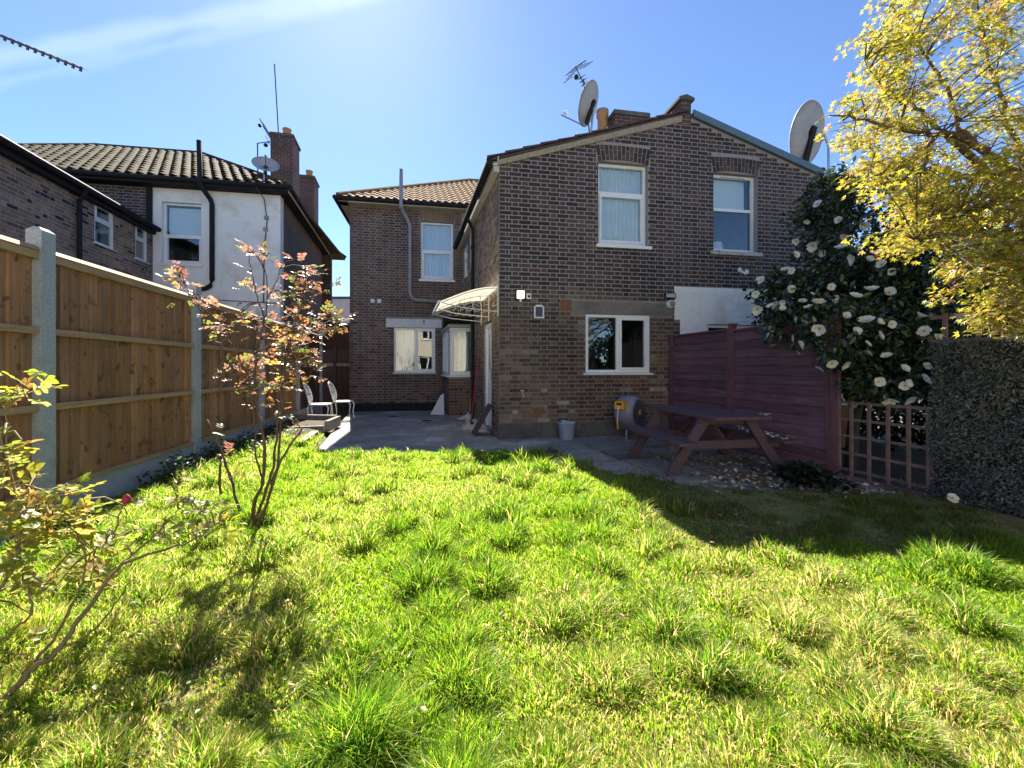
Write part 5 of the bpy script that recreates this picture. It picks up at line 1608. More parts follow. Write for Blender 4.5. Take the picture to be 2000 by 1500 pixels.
def leaf_objects(parent, name, tmpl, P, X, N, S, cols, mat, steps=3):
    """each leaf an object that shares one of a few meshes"""
    cache = {}
    off = np.array(OFF[parent.name])
    Rm = rot_from(X, N)
    for i in range(len(P)):
        ci = i % len(cols); vi = (i // len(cols)) % len(tmpl)
        if (ci, vi) not in cache:
            tv, tt = tmpl[vi]
            c = np.array(cols[ci])
            tint = np.repeat(c[None, :], len(tt), 0) * rng.uniform(0.85, 1.15, (len(tt), 1))
            cache[(ci, vi)] = np_mesh(name, tv, tt, tint, mat)
        o = link(name, cache[(ci, vi)], parent)
        m4 = Matrix([[*(Rm[i][r] * S[i]), (P[i] - off)[r]] for r in range(3)] + [[0, 0, 0, 1]])
        o.matrix_local = m4


def smooth_path(pts, n=6, jit=0.0):
    """Catmull-Rom through pts"""
    p = [np.array(q, dtype=float) for q in pts]
    p = [2 * p[0] - p[1]] + p + [2 * p[-1] - p[-2]]
    out = []
    for i in range(1, len(p) - 2):
        for k in range(n):
            t = k / n
            q = 0.5 * ((2 * p[i]) + (-p[i - 1] + p[i + 1]) * t + (2 * p[i - 1] - 5 * p[i] + 4 * p[i + 1] - p[i + 2]) * t * t + (-p[i - 1] + 3 * p[i] - 3 * p[i + 1] + p[i + 2]) * t ** 3)
            out.append(q + (rng.normal(0, jit, 3) if jit else 0))
    out.append(p[-2])
    return out


# ---- red-leaved rose by the fence
GY = 3.12


def gp2(px, py, Y):
    return np.array(pt(px, py, Y))


def shrub(name, label, cat, stems, clusters, base, mat_stem, cols, lsize, per, spread, seed):
    t = thing(name, label, cat, base)
    paths = []
    for i, (pts, r0, r1) in enumerate(stems):
        pa = smooth_path([gp2(*q) for q in pts], 5, 0.004)
        mb = MB(); n = len(pa)
        mb.tube([tuple(q) for q in pa], [r0 + (r1 - r0) * k / (n - 1) for k in range(n)], 7)
        part('stem', mb, mat_stem, t, smooth=True)
        paths += pa
    paths = np.array(paths)
    r = np.random.default_rng(seed)
    P, X = [], []
    for c in clusters:
        px, py, Y, k = c
        c3 = gp2(px, py, Y)
        j = np.argmin(((paths - c3) ** 2).sum(1)); a = paths[j]
        if np.linalg.norm(c3 - a) > 0.03:
            mid = (a + c3) / 2 + np.array([0, 0, 0.02])
            mb = MB(); mb.tube([tuple(a), tuple(mid), tuple(c3)], [0.004, 0.0032, 0.0022], 5); part('twig', mb, mat_stem, t)
        for _ in range(int(k)):
            d = r.normal(0, 1, 3); d[2] = d[2] * 0.45 + 0.15; d /= np.linalg.norm(d)
            P.append(c3 + r.normal(0, spread, 3)); X.append(d)
    P = np.array(P); X = np.array(X)
    N = np.tile(np.array([0, 0, 1.0]), (len(P), 1)) + r.normal(0, 0.45, (len(P), 3))
    S = r.uniform(0.75, 1.25, len(P)) * lsize
    if per and len(P) > 200 and name == 'rose_bush' and lsize < 0.085:
        extra = r.integers(0, len(P), 240)
        V, T, tint = scatter(*compound(5, 1, 4), P[extra] + r.normal(0, 0.03, (240, 3)), rot_from(r.normal(0, 1, (240, 3)) * [1, 1, 0.5], N[extra]), S[extra] * 0.85, np.array(cols)[r.integers(0, len(cols), 240)] * r.uniform(0.7, 1.2, (240, 1)))
        o = link('foliage', np_mesh('foliage', V, T, tint, 'leaf', OFF[t.name]), t); o['kind'] = 'stuff'
        P, X, N, S = P[:300], X[:300], N[:300], S[:300]
    leaf_objects(t, 'leaf', [compound(5, 1, 1), compound(5, 1, 2), compound(7, 1, 3)] if per else [compound(5, 1, 1), compound(3, 1, 2)], P, X, N, S, cols, 'leaf')
    return t


rc = np.random.default_rng(77)
st = [([(494, 1042, 3.12), (496, 985, 3.10), (514, 935, 3.12), (516, 862, 3.10), (497, 770, 3.12), (502, 690, 3.14), (516, 625, 3.12), (522, 575, 3.10), (518, 530, 3.08)], 0.015, 0.003),
      ([(497, 1040, 3.14), (505, 1000, 3.16), (530, 925, 3.20), (540, 860, 3.24), (548, 770, 3.26), (560, 690, 3.28), (575, 620, 3.26)], 0.013, 0.004),
      ([(500, 1036, 3.10), (520, 985, 3.06), (548, 900, 3.02), (590, 838, 3.0)], 0.013, 0.006),
      ([(522, 975, 3.08), (540, 915, 3.10), (549, 820, 3.16), (556, 700, 3.2), (585, 610, 3.24), (598, 560, 3.24)], 0.010, 0.003),
      ([(516, 625, 3.12), (500, 570, 3.1), (490, 520, 3.08), (485, 484, 3.06)], 0.005, 0.002),
      ([(518, 600, 3.12), (535, 560, 3.1), (545, 525, 3.1), (520, 500, 3.1)], 0.004, 0.002),
      ([(560, 690, 3.28), (600, 640, 3.3), (640, 622, 3.3), (672, 626, 3.3)], 0.005, 0.002),
      ([(575, 620, 3.26), (595, 575, 3.3), (612, 545, 3.3)], 0.004, 0.002),
      ([(511, 930, 3.12), (498, 880, 3.06), (496, 800, 3.04), (488, 740, 3.02), (470, 705, 3.0)], 0.007, 0.003),
      ([(430, 965, 3.28), (430, 860, 3.28), (431, 760, 3.27), (432, 680, 3.26), (420, 665, 3.25), (395, 615, 3.22), (375, 580, 3.2), (352, 540, 3.18)], 0.009, 0.003),
      ([(432, 680, 3.26), (445, 650, 3.26), (450, 640, 3.27)], 0.004, 0.002),
      ([(455, 955, 3.2), (436, 890, 3.17), (404, 820, 3.14)], 0.009, 0.006),
      ([(470, 1000, 3.16), (452, 945, 3.2), (438, 900, 3.22)], 0.010, 0.007)]
cl = []
for (x, y, sx_, sy_, k) in [(335, 540, 8, 8, 2), (352, 522, 10, 8, 3), (365, 548, 10, 10, 3), (392, 582, 14, 8, 4), (405, 610, 14, 8, 4), (425, 642, 14, 8, 5), (444, 642, 10, 10, 4), (438, 732, 6, 8, 2),
                         (490, 494, 6, 5, 2), (520, 506, 10, 8, 4), (488, 530, 8, 8, 2), (500, 560, 12, 12, 3), (515, 590, 12, 12, 3), (545, 600, 20, 15, 6), (470, 612, 12, 10, 4), (490, 632, 10, 8, 4),
                         (575, 560, 15, 15, 5), (592, 545, 14, 14, 5), (612, 548, 10, 12, 5), (574, 512, 6, 5, 1), (590, 520, 8, 6, 2), (600, 590, 18, 14, 6), (635, 622, 14, 10, 6), (660, 630, 10, 8, 4), (625, 650, 14, 12, 5),
                         (560, 640, 26, 20, 10), (590, 660, 24, 20, 10), (545, 680, 24, 16, 8), (575, 700, 24, 18, 9), (605, 705, 14, 14, 7), (520, 660, 12, 12, 4), (530, 700, 14, 12, 5),
                         (470, 705, 12, 8, 5), (490, 715, 12, 10, 5), (508, 738, 12, 10, 5), (490, 755, 8, 8, 3), (530, 755, 14, 14, 4), (552, 762, 14, 14, 4), (588, 735, 12, 10, 4), (550, 810, 10, 12, 2), (500, 790, 8, 8, 2), (452, 890, 8, 6, 2), (462, 900, 6, 6, 1), (446, 862, 5, 5, 1)]:
    for _ in range(k):
        cl.append((x + rc.normal(0, sx_ * 0.8), y + rc.normal(0, sy_ * 0.8), 3.15 + rc.normal(0, 0.12), 1.0 + (rc.random() < 0.45)))
red_cols = [(0.26, 0.125, 0.08), (0.34, 0.18, 0.08), (0.20, 0.095, 0.075), (0.36, 0.25, 0.08), (0.30, 0.18, 0.14), (0.20, 0.22, 0.06), (0.30, 0.155, 0.115), (0.15, 0.18, 0.05), (0.34, 0.23, 0.16)]
rose = shrub('rose_bush', 'tall rose bush with reddish-orange young leaves in front of the fence', 'rose bush', st, cl, tuple(gp2(494, 1040, 3.12)), 'stem', red_cols, 0.082, True, 0.024, 5)

# ---- pale leaved rose close to the camera at the left
st = [([(-60, 1440, 1.42), (0, 1372, 1.47), (60, 1312, 1.52), (112, 1272, 1.56), (160, 1205, 1.62), (228, 1112, 1.72), (290, 1082, 1.80), (372, 1058, 1.92), (430, 1018, 2.0)], 0.013, 0.003),
      ([(112, 1272, 1.56), (180, 1235, 1.58), (230, 1170, 1.62), (262, 1130, 1.66)], 0.005, 0.002),
      ([(60, 1312, 1.52), (105, 1240, 1.60), (150, 1165, 1.68), (168, 1100, 1.74), (150, 1040, 1.78), (92, 960, 1.82)], 0.006, 0.0025),
      ([(228, 1112, 1.72), (300, 1045, 1.84), (340, 1005, 1.9), (365, 985, 1.94)], 0.004, 0.002),
      ([(-40, 1180, 1.55), (20, 1120, 1.60), (40, 1040, 1.64), (30, 960, 1.68), (10, 880, 1.7), (-10, 790, 1.7)], 0.007, 0.003),
      ([(40, 1040, 1.64), (90, 985, 1.72), (110, 1010, 1.76), (185, 1075, 1.80)], 0.004, 0.002),
      ([(30, 960, 1.68), (70, 930, 1.7), (95, 925, 1.72)], 0.003, 0.002),
      ([(205, 1080, 1.78), (225, 1040, 1.8), (235, 1000, 1.82), (245, 980, 1.83)], 0.004, 0.002),
      ([(10, 880, 1.7), (20, 800, 1.7), (35, 765, 1.7)], 0.003, 0.002),
      ([(-40, 1290, 1.5), (15, 1240, 1.52), (60, 1190, 1.55), (45, 1120, 1.6)], 0.006, 0.003)]
cl = []
for (x, y, sx_, sy_, k) in [(35, 748, 14, 8, 2), (38, 775, 14, 8, 3), (20, 858, 20, 6, 2), (15, 885, 14, 8, 2), (5, 950, 20, 10, 4), (25, 985, 24, 10, 5), (70, 975, 20, 10, 4), (30, 1015, 26, 10, 4), (90, 1000, 24, 10, 4), (110, 1030, 24, 12, 4),
                            (150, 970, 14, 10, 3), (135, 1000, 16, 8, 3), (170, 1020, 18, 10, 4), (190, 1040, 18, 8, 3), (215, 1060, 16, 8, 3), (20, 1075, 20, 10, 3), (60, 1100, 22, 10, 3), (10, 1110, 20, 8, 3), (85, 1130, 26, 10, 3), (125, 1140, 24, 8, 2), (215, 1150, 12, 6, 1), (190, 1130, 20, 10, 2),
                            (30, 1170, 24, 8, 2), (60, 1200, 24, 8, 1), (25, 1280, 24, 8, 1), (330, 1020, 14, 8, 3), (365, 985, 14, 8, 3), (400, 990, 14, 8, 3), (420, 1015, 12, 8, 3), (430, 1030, 12, 6, 2), (300, 1050, 16, 8, 2), (370, 1030, 14, 8, 2), (345, 960, 8, 6, 1), (240, 1005, 8, 6, 1)]:
    for _ in range(k):
        cl.append((x + rc.normal(0, sx_), y + rc.normal(0, sy_), 1.70 + 0.0009 * (x - 60) + rc.normal(0, 0.07), 2.0 + (rc.random() < 0.5)))
pale_cols = [(0.30, 0.32, 0.05), (0.36, 0.34, 0.06), (0.22, 0.29, 0.05), (0.42, 0.36, 0.10), (0.26, 0.30, 0.07), (0.38, 0.24, 0.08), (0.30, 0.30, 0.10)]
rose2 = shrub('rose_bush', 'rose bush with pale yellow-green leaves and arching bare stems at lower left', 'rose bush', st, cl, tuple(gp2(-60, 1440, 1.42)), 'stemgreen', pale_cols, 0.092, True, 0.026, 6)
bd = gp2(247, 976, 1.83)
mb = MB(); mb.lathe(tuple(bd - np.array([0, 0, 0.018])), [(0.002, 0.0), (0.014, 0.006), (0.017, 0.018), (0.012, 0.034), (0.003, 0.042)], 10); part('bud', mb, 'red', rose2, 'red rose bud', smooth=True)

# ---- camellia: glossy dark leaves and white flowers, overhanging the right boundary
cam_base = R(0.4, -0.75, 0.0)
cl_t = thing('camellia_bush', 'large dark glossy camellia covered in white flowers above the trellis', 'camellia', cam_base)
ells = [((1705, 440, 6.1), (0.98, 0.85, 0.80)), ((1640, 590, 5.75), (1.05, 0.75, 0.62)), ((1735, 600, 5.4), (0.85, 0.75, 0.80)), ((1715, 715, 5.15), (0.62, 0.55, 0.46)), ((1560, 590, 5.9), (0.52, 0.45, 0.48)), ((1840, 520, 5.7), (0.9, 0.8, 0.9)), ((1630, 400, 6.3), (0.40, 0.4, 0.5)), ((1648, 652, 4.80), (0.50, 0.36, 0.38)), ((1572, 632, 5.45), (0.45, 0.36, 0.28)), ((1728, 735, 4.62), (0.42, 0.30, 0.33)), ((1600, 640, 5.6), (0.45, 0.35, 0.30)), ((1790, 690, 4.6), (0.36, 0.3, 0.36))]
CP, CN = [], []
rg = np.random.default_rng(9)
for (c, r_) in ells:
    c3 = np.array(pt(*c)); rad = np.array(r_)
    n = int(6800 * (rad[0] * rad[2]) ** 1.0)
    u = rg.normal(0, 1, (n, 3)); u /= np.linalg.norm(u, axis=1, keepdims=True)
    k = rg.uniform(0.35, 1.0, n) ** 0.5
    lump = 1 + 0.16 * np.sin(u[:, 0] * 7 + c[0]) * np.sin(u[:, 2] * 6 + c[1]) + 0.10 * np.sin(u[:, 1] * 11 + u[:, 2] * 9)
    CP.append(c3 + u * rad * (k * lump)[:, None]); CN.append(u)
CP = np.vstack(CP); CN = np.vstack(CN)
# keep clear of the fence line below its top, and thin at random into clumps
sdist = (CP[:, 0] - 3.67) * NS[0] + (CP[:, 1] - 4.95) * NS[1]
ok = ~((sdist > -0.06) & (CP[:, 2] < 0.9)) & (CP[:, 2] > 0.5) & ~((np.abs(sdist) < 0.06) & (CP[:, 2] < 1.84))
cell = np.sin(CP[:, 0] * 9.1) + np.sin(CP[:, 1] * 8.3 + 1) + np.sin(CP[:, 2] * 10.7 + 2)
ok &= (cell > -1.35)
CP, CN = CP[ok], CN[ok]
n = len(CP)
X = CN * 0.7 + rg.normal(0, 0.55, (n, 3)) + np.array([0, 0, -0.25]); Nn = CN * 0.5 + np.array([0, 0, 0.8]) + rg.normal(0, 0.45, (n, 3))
Sz = rg.uniform(0.065, 0.105, n)
g = rg.uniform(0.6, 1.5, n)[:, None]
ct = np.where(rg.random(n)[:, None] < 0.12, np.array([[0.08, 0.10, 0.025]]), np.array([[0.034, 0.060, 0.024]])) * g
near = np.argsort(np.linalg.norm(CP - np.array([0, 0, 1.22]), axis=1) - 0.5 * (CN @ np.array([0, -1.0, 0])))
idx_obj = near[:300]; msk = np.ones(n, bool); msk[idx_obj] = False
V, T, tint = scatter(*diamond(0.10, 0.26), CP[msk], rot_from(X[msk], Nn[msk]), Sz[msk], ct[msk])
o = link('foliage', np_mesh('foliage', V, T, tint, 'glossleaf', OFF[cl_t.name]), cl_t); o['kind'] = 'stuff'
leaf_objects(cl_t, 'leaf', [diamond(0.10, 0.26), diamond(0.14, 0.24)], CP[idx_obj], X[idx_obj], Nn[idx_obj], Sz[idx_obj], [(0.034, 0.06, 0.024), (0.042, 0.07, 0.026), (0.07, 0.09, 0.026), (0.026, 0.05, 0.022)], 'glossleaf')
cb3 = np.array(cam_base)
trunk_top = np.array(pt(1700, 640, 5.55))
mb = MB(); mb.tube([tuple(q) for q in smooth_path([cb3 + [0, 0, -0.05], cb3 + [0.03, 0, 0.5], cb3 * 0.4 + trunk_top * 0.6, trunk_top], 4)], [0.075 - 0.03 * i / 12 for i in range(13)], 9); part('trunk', mb, 'bark', cl_t, smooth=True)
for (c, r_) in ells:
    e = np.array(pt(*c))
    s0 = cb3 + [0.02, 0, 0.7 + 0.1 * rg.random()]
    mb = MB(); mb.tube([tuple(q) for q in smooth_path([s0, s0 * 0.5 + e * 0.5 + [0, 0, 0.15], e], 5, 0.01)], [0.035 - 0.025 * i / 10 for i in range(11)], 7); part('limb', mb, 'bark', cl_t, smooth=True)


def flower_mesh(seed, size=0.05, n_pet=7, open_=0.55):
    r = random.Random(seed)
    mb = MB()
    for ring, (np_, rad, lift) in enumerate(((n_pet, 1.0, open_), (n_pet - 2, 0.68, open_ + 0.45))):
        for k in range(np_):
            a = 2 * math.pi * (k + 0.5 * ring) / np_ + r.uniform(-0.15, 0.15)
            L = size * rad * r.uniform(0.85, 1.12); w = L * 0.42; li = lift + r.uniform(-0.12, 0.12)
            ca, sa = math.cos(a), math.sin(a)
            def q(x, y, z):
                return (x * ca - y * sa, x * sa + y * ca, z)
            p = [q(L * 0.1, 0, 0), q(L * 0.55, w, L * 0.35 * li + 0.12 * L), q(L * 0.55, 0, L * 0.28 * li), q(L * 0.55, -w, L * 0.35 * li + 0.12 * L), q(L * 0.98, w * 0.6, L * 0.8 * li), q(L * 0.93, 0, L * 0.72 * li), q(L * 0.98, -w * 0.6, L * 0.8 * li)]
            c = r.choice([(0.84, 0.83, 0.78), (0.86, 0.85, 0.83), (0.82, 0.80, 0.70)])
            mb.add(p, [(0, 2, 1), (0, 3, 2), (1, 2, 5, 4), (2, 3, 6, 5)], c)
    for k in range(9):
        a = 2 * math.pi * k / 9; rr_ = size * 0.16
        c_ = (math.cos(a) * rr_ * 0.7, math.sin(a) * rr_ * 0.7, size * 0.25)
        s_ = size * 0.07
        mb.add([(c_[0] - s_, c_[1] - s_, 0), (c_[0] + s_, c_[1] - s_, 0), (c_[0], c_[1] + s_, 0), (c_[0] * 1.4, c_[1] * 1.4, c_[2] * 1.3)], [(0, 1, 3), (1, 2, 3), (2, 0, 3)], (0.75, 0.42, 0.05))
    me = mb.mesh('flower', (0, 0, 0), MT['petal'], True)
    return me


fm = [flower_mesh(i, 0.050 + 0.008 * (i % 3), 7 + i % 2, 0.35 + 0.22 * i) for i in range(4)]
# flowers: spots seen in the photograph, put on the near face of the crown, and some more round the back
spots = [(1773, 493), (1715, 500), (1722, 520), (1738, 533), (1790, 460), (1640, 490), (1670, 508), (1698, 512), (1547, 565), (1505, 593), (1484, 603), (1530, 590), (1567, 593), (1582, 605), (1600, 598), (1625, 583), (1622, 562), (1668, 585), (1701, 569), (1735, 573), (1548, 532), (1490, 550), (1535, 532), (1530, 608), (1512, 640), (1602, 643), (1573, 668), (1590, 712), (1625, 705), (1648, 707), (1688, 630), (1710, 632), (1735, 635), (1712, 655), (1668, 648), (1795, 625), (1803, 650), (1828, 663), (1843, 721), (1715, 745), (1762, 752), (1770, 775), (1735, 775), (1765, 748), (1800, 740), (1815, 738), (1760, 722), (1800, 718), (1690, 670), (1560, 470), (1590, 478), (1605, 492), (1650, 460), (1690, 440), (1640, 430), (1660, 790), (1840, 590), (1850, 560), (1860, 620), (1580, 430), (1600, 400), (1550, 500), (1730, 700), (1650, 620), (1480, 575)]
offc = Vector(OFF[cl_t.name])
cen = np.array([np.array(pt(*c)) for c, _ in ells]); radm = np.array([r_ for _, r_ in ells])


def near_hit(px, py):
    d = np.array([(px - 1000) / 850, 1.0, (719 - py) / 850]); o_ = np.array([0, 0, 1.22]); best = None
    for c, r_ in zip(cen, radm):
        r2_ = r_ * 1.05
        a = ((d / r2_) ** 2).sum(); b_ = 2 * ((o_ - c) * d / r2_ ** 2).sum(); cc = (((o_ - c) / r2_) ** 2).sum() - 1
        D = b_ * b_ - 4 * a * cc
        if D > 0:
            tt = (-b_ - math.sqrt(D)) / (2 * a)
            if best is None or tt < best[0]:
                p = o_ + d * tt; best = (tt, p, (p - c) / r2_ ** 2)
    if best is None:
        p = o_ + d * 5.3
        return p, np.array([0, -1.0, 0.2])
    return best[1], best[2] / np.linalg.norm(best[2])


rfw = np.random.default_rng(31)
allf = [near_hit(*s) for s in spots]
for _ in range(26):
    k = rfw.integers(len(ells)); u = rfw.normal(0, 1, 3); u[1] = abs(u[1]); u /= np.linalg.norm(u)
    allf.append((cen[k] + u * radm[k], u))
for i, (p, nn) in enumerate(allf):
    d = nn + rfw.normal(0, 0.45, 3) + np.array([0, -0.25, 0.05])
    q = Vector(d).to_track_quat('Z', 'Y')
    o = link('flower', fm[i % 4], cl_t, Vector(p) + Vector(nn) * 0.03 - offc)
    o.rotation_euler = q.to_euler()
    s = float(rfw.uniform(0.75, 1.15)); o.scale = (s, s, s)

# ---- maple: layered sprays of small lobed leaves on a trunk over the right boundary
mp_base = (4.95, 3.75, -0.05)
mt = thing('maple_tree', 'golden-green maple with small leaves leaning in from the right edge', 'maple tree', mp_base)


def mapleleaf():
    v = [(0.0, 0, 0)]; t = []
    for k, (a, L) in enumerate(((0, 1.0), (0.75, 0.88), (-0.75, 0.88), (1.55, 0.6), (-1.55, 0.6))):
        c, s = math.cos(a), math.sin(a)
        for (x, y, z) in ((L * 0.45, 0.13, 0.03), (L, 0, -0.10), (L * 0.45, -0.13, 0.03)):
            v.append((x * c - y * s, x * s + y * c, z))
        b = 1 + 3 * k
        t += [(0, b, b + 1), (0, b + 1, b + 2)]
    return np.array(v), np.array(t)


rm = np.random.default_rng(17)
trunk = smooth_path([mp_base, (4.92, 3.75, 0.7), (4.82, 3.78, 1.5), (4.70, 3.82, 2.1), (4.52, 3.85, 2.6)], 5, 0.01)
mb = MB(); mb.tube([tuple(q) for q in trunk], [0.11 - 0.045 * i / (len(trunk) - 1) for i in range(len(trunk))], 10); part('trunk', mb, 'bark', mt, smooth=True)
fork = np.array(trunk[-1])
limb_spec = [[(1990, 350, 3.85), (1900, 285, 3.8), (1845, 262, 3.75), (1800, 215, 3.7), (1740, 185, 3.65), (1690, 120, 3.6)],
             [(1990, 350, 3.85), (1905, 283, 3.8), (1870, 240, 3.85), (1840, 160, 3.9), (1790, 80, 4.0), (1740, 10, 4.1)],
             [(1990, 350, 3.85), (1880, 268, 3.75), (1820, 262, 3.6), (1740, 245, 3.5), (1660, 230, 3.4), (1620, 225, 3.35)],
             [(2000, 330, 3.9), (1960, 200, 4.0), (1930, 100, 4.2), (1900, -20, 4.4)],
             [(2010, 345, 3.9), (2060, 180, 3.7), (2080, 20, 3.6), (2060, -150, 3.5)],
             [(2000, 380, 3.85), (1930, 400, 3.6), (1850, 430, 3.35), (1790, 470, 3.2)],
             [(2000, 400, 3.85), (1940, 470, 3.5), (1880, 540, 3.3), (1830, 560, 3.2)],
             [(2010, 420, 3.85), (2000, 520, 3.4), (1960, 590, 3.2), (1900, 610, 3.1)],
             [(1990, 350, 3.85), (1900, 340, 4.1), (1800, 330, 4.3), (1720, 350, 4.4)],
             [(1845, 262, 3.75), (1800, 330, 3.7), (1740, 360, 3.6), (1700, 330, 3.5)],
             [(2010, 380, 3.85), (2120, 350, 3.5), (2250, 380, 3.2)], [(2010, 300, 3.95), (2150, 150, 4.2), (2300, 50, 4.3)]]
lp_ = []
for L in limb_spec:
    pts = [fork] + [np.array(pt(*q)) for q in L]
    pa = smooth_path(pts, 5, 0.012); n = len(pa)
    mb = MB(); mb.tube([tuple(q) for q in pa], [0.034 - 0.030 * i / (n - 1) for i in range(n)], 7); part('limb', mb, 'bark', mt, smooth=True)
    lp_ += pa[6:]
lp_ = np.array(lp_)
# spray centres: (px range, py range, distance range, how many)
zones = [((1720, 2000), (-60, 90), (3.5, 4.4), 62), ((1690, 1800), (60, 260), (3.3, 4.0), 44), ((1780, 2000), (90, 250), (3.4, 4.5), 34), ((1900, 2080), (200, 420), (3.0, 4.2), 34),
         ((1690, 1850), (260, 360), (3.3, 4.3), 40), ((1780, 2060), (330, 480), (2.9, 3.9), 72), ((1730, 1860), (360, 470), (3.1, 3.8), 34), ((1860, 2060), (450, 570), (2.8, 3.5), 54), ((1920, 2060), (560, 640), (2.7, 3.1), 24),
         ((2000, 2400), (-100, 600), (2.9, 4.4), 40), ((1800, 2300), (-400, -50), (3.4, 4.8), 16), ((1655, 1700), (170, 280), (3.3, 3.5), 8)]
LP, LX = [], []
tw = MB()
twigs = 0
for (xr, yr, dr, k) in zones:
    for _ in range(k):
        c = np.array(pt(rm.uniform(*xr), rm.uniform(*yr), rm.uniform(*dr)))
        j = np.argmin(((lp_ - c) ** 2).sum(1)); a = lp_[j]
        d = c - a; d[2] *= 0.4
        if np.linalg.norm(d) < 0.12:
            d = np.array([-0.3, -0.1, 0.0])
        d = d / np.linalg.norm(d) + np.array([-0.45, -0.05, -0.12]); d /= np.linalg.norm(d)
        sdv = np.cross(d, [0, 0, 1]); sdv /= np.linalg.norm(sdv) + 1e-9
        Ls = rm.uniform(0.22, 0.42)
        tip = c + d * Ls * 0.6 + np.array([0, 0, -0.05])
        if twigs < 5000:
            mid = (a + c) / 2 + np.array([0, 0, 0.04])
            tw.tube([tuple(a), tuple(mid), tuple(c), tuple(tip)], [0.007, 0.005, 0.0035, 0.0015], 4, cap=False)
            twigs += 1
        m_ = int(rm.uniform(36, 58))
        u = rm.uniform(-0.5, 0.65, m_); w = rm.normal(0, 0.24, m_) * (1 - 0.55 * np.abs(u))
        p = c + d * (u * Ls)[:, None] * 1.1 + sdv * (w * Ls)[:, None] + np.array([0, 0, 1.0]) * (rm.normal(0, 0.022, m_) - 0.10 * (u + 0.5) ** 2 * Ls - 0.18 * np.abs(w) * Ls)[:, None]
        LP.append(p); LX.append(d + sdv * np.sign(w)[:, None] * 0.8 + rm.normal(0, 0.35, (m_, 3)) + np.array([0, 0, -0.35]))
LP = np.vstack(LP); LX = np.vstack(LX); n = len(LP)
ok = (LP[:, 1] > 2.3)
LP, LX = LP[ok], LX[ok]; n = len(LP)
LN = np.tile(np.array([0, 0, 1.0]), (n, 1)) + rm.normal(0, 0.55, (n, 3))
LS = rm.uniform(0.027, 0.043, n)
pal = np.array([(0.37, 0.35, 0.05), (0.42, 0.35, 0.07), (0.30, 0.32, 0.055), (0.42, 0.28, 0.09), (0.24, 0.27, 0.055), (0.37, 0.22, 0.10)])
big = np.clip(np.sin(LP[:, 0] * 2.3 + LP[:, 2] * 1.9) * 0.5 + 0.5, 0, 1)
pi_ = np.where(rm.random(n) < 0.30 + 0.25 * big, rm.integers(0, 2, n), rm.integers(0, 6, n))
ltint = pal[pi_] * rm.uniform(0.75, 1.2, n)[:, None]
vis = (LP[:, 0] / LP[:, 1] < 1.17)
order = np.argsort(np.where(vis, LP[:, 1], 99)); io = order[:300]; msk = np.ones(n, bool); msk[io] = False
tv, ttm = mapleleaf()
V, T, tint = scatter(tv, ttm, LP[msk], rot_from(LX[msk], LN[msk]), LS[msk], ltint[msk])
o = link('foliage', np_mesh('foliage', V, T, tint, 'leaf', OFF[mt.name]), mt); o['kind'] = 'stuff'
leaf_objects(mt, 'leaf', [(tv, ttm)], LP[io], LX[io], LN[io], LS[io], [tuple(c) for c in pal], 'leaf')
o = part('twig', tw, 'bark', mt, kind='stuff')

# ---- low weeds along the fence foot, and a fern-like clump by the trellis


def weed_patch(name, label, cat, centers, seed, col, h=0.16, n_per=70, mat='leaf', kind=None, size=(0.03, 0.055)):
    r = np.random.default_rng(seed)
    P, X = [], []
    for (x, y, rad, hh) in centers:
        k = n_per
        a = r.uniform(0, 6.28, k); q = np.sqrt(r.random(k)) * rad
        P.append(np.column_stack([x + q * np.cos(a), y + q * np.sin(a), 0.05 + r.random(k) ** 0.8 * hh * (1 - 0.6 * (q / rad) ** 2)]))
        X.append(np.column_stack([np.cos(a) + r.normal(0, 0.5, k), np.sin(a) + r.normal(0, 0.5, k), r.normal(0.25, 0.4, k)]))
    P = np.vstack(P); X = np.vstack(X)
    N = np.tile([0, 0, 1.0], (len(P), 1)) + r.normal(0, 0.5, (len(P), 3))
    ti = np.array(col)[None, :] * r.uniform(0.6, 1.5, (len(P), 1))
    V, T, tint = scatter(*diamond(0.10, 0.28), P, rot_from(X, N), r.uniform(size[0], size[1], len(P)), ti)
    off = (float(P[:, 0].mean()), float(P[:, 1].mean()), 0.0)
    o = link(name, np_mesh(name, V, T, tint, mat, off), None, off)
    if kind:
        o['kind'] = kind
    else:
        o['label'] = label; o['category'] = cat
    return o


rw = np.random.default_rng(4)
cs = [FN(a, 0.16 + rw.uniform(-0.08, 0.18), 0)[:2] + (rw.uniform(0.10, 0.2), rw.uniform(0.10, 0.30)) for a in np.arange(0.9, 4.6, 0.11)]
weed_patch('ground_cover', None, None, cs, 3, (0.055, 0.085, 0.025), kind='stuff')
weed_patch('ground_cover', None, None, [(-4.2 + rw.uniform(-0.5, 0.5), 8.3 + rw.uniform(-1.4, 0.6), 0.2, 0.10) for _ in range(30)], 4, (0.13, 0.16, 0.035), kind='stuff')
weed_patch('low_plant', 'dark leafy low plant at the foot of the dark fence by the trellis', 'plant', [(3.02 + rw.normal(0, 0.12), 4.42 + rw.normal(0, 0.08), 0.16, 0.20) for _ in range(7)], 5, (0.03, 0.045, 0.028), n_per=90, size=(0.05, 0.09))
weed_patch('low_plant', 'small pale leafy plant below the trellis in front of the screening', 'plant', [(3.55, 3.88, 0.12, 0.24)], 6, (0.09, 0.10, 0.075), n_per=80, size=(0.03, 0.05))

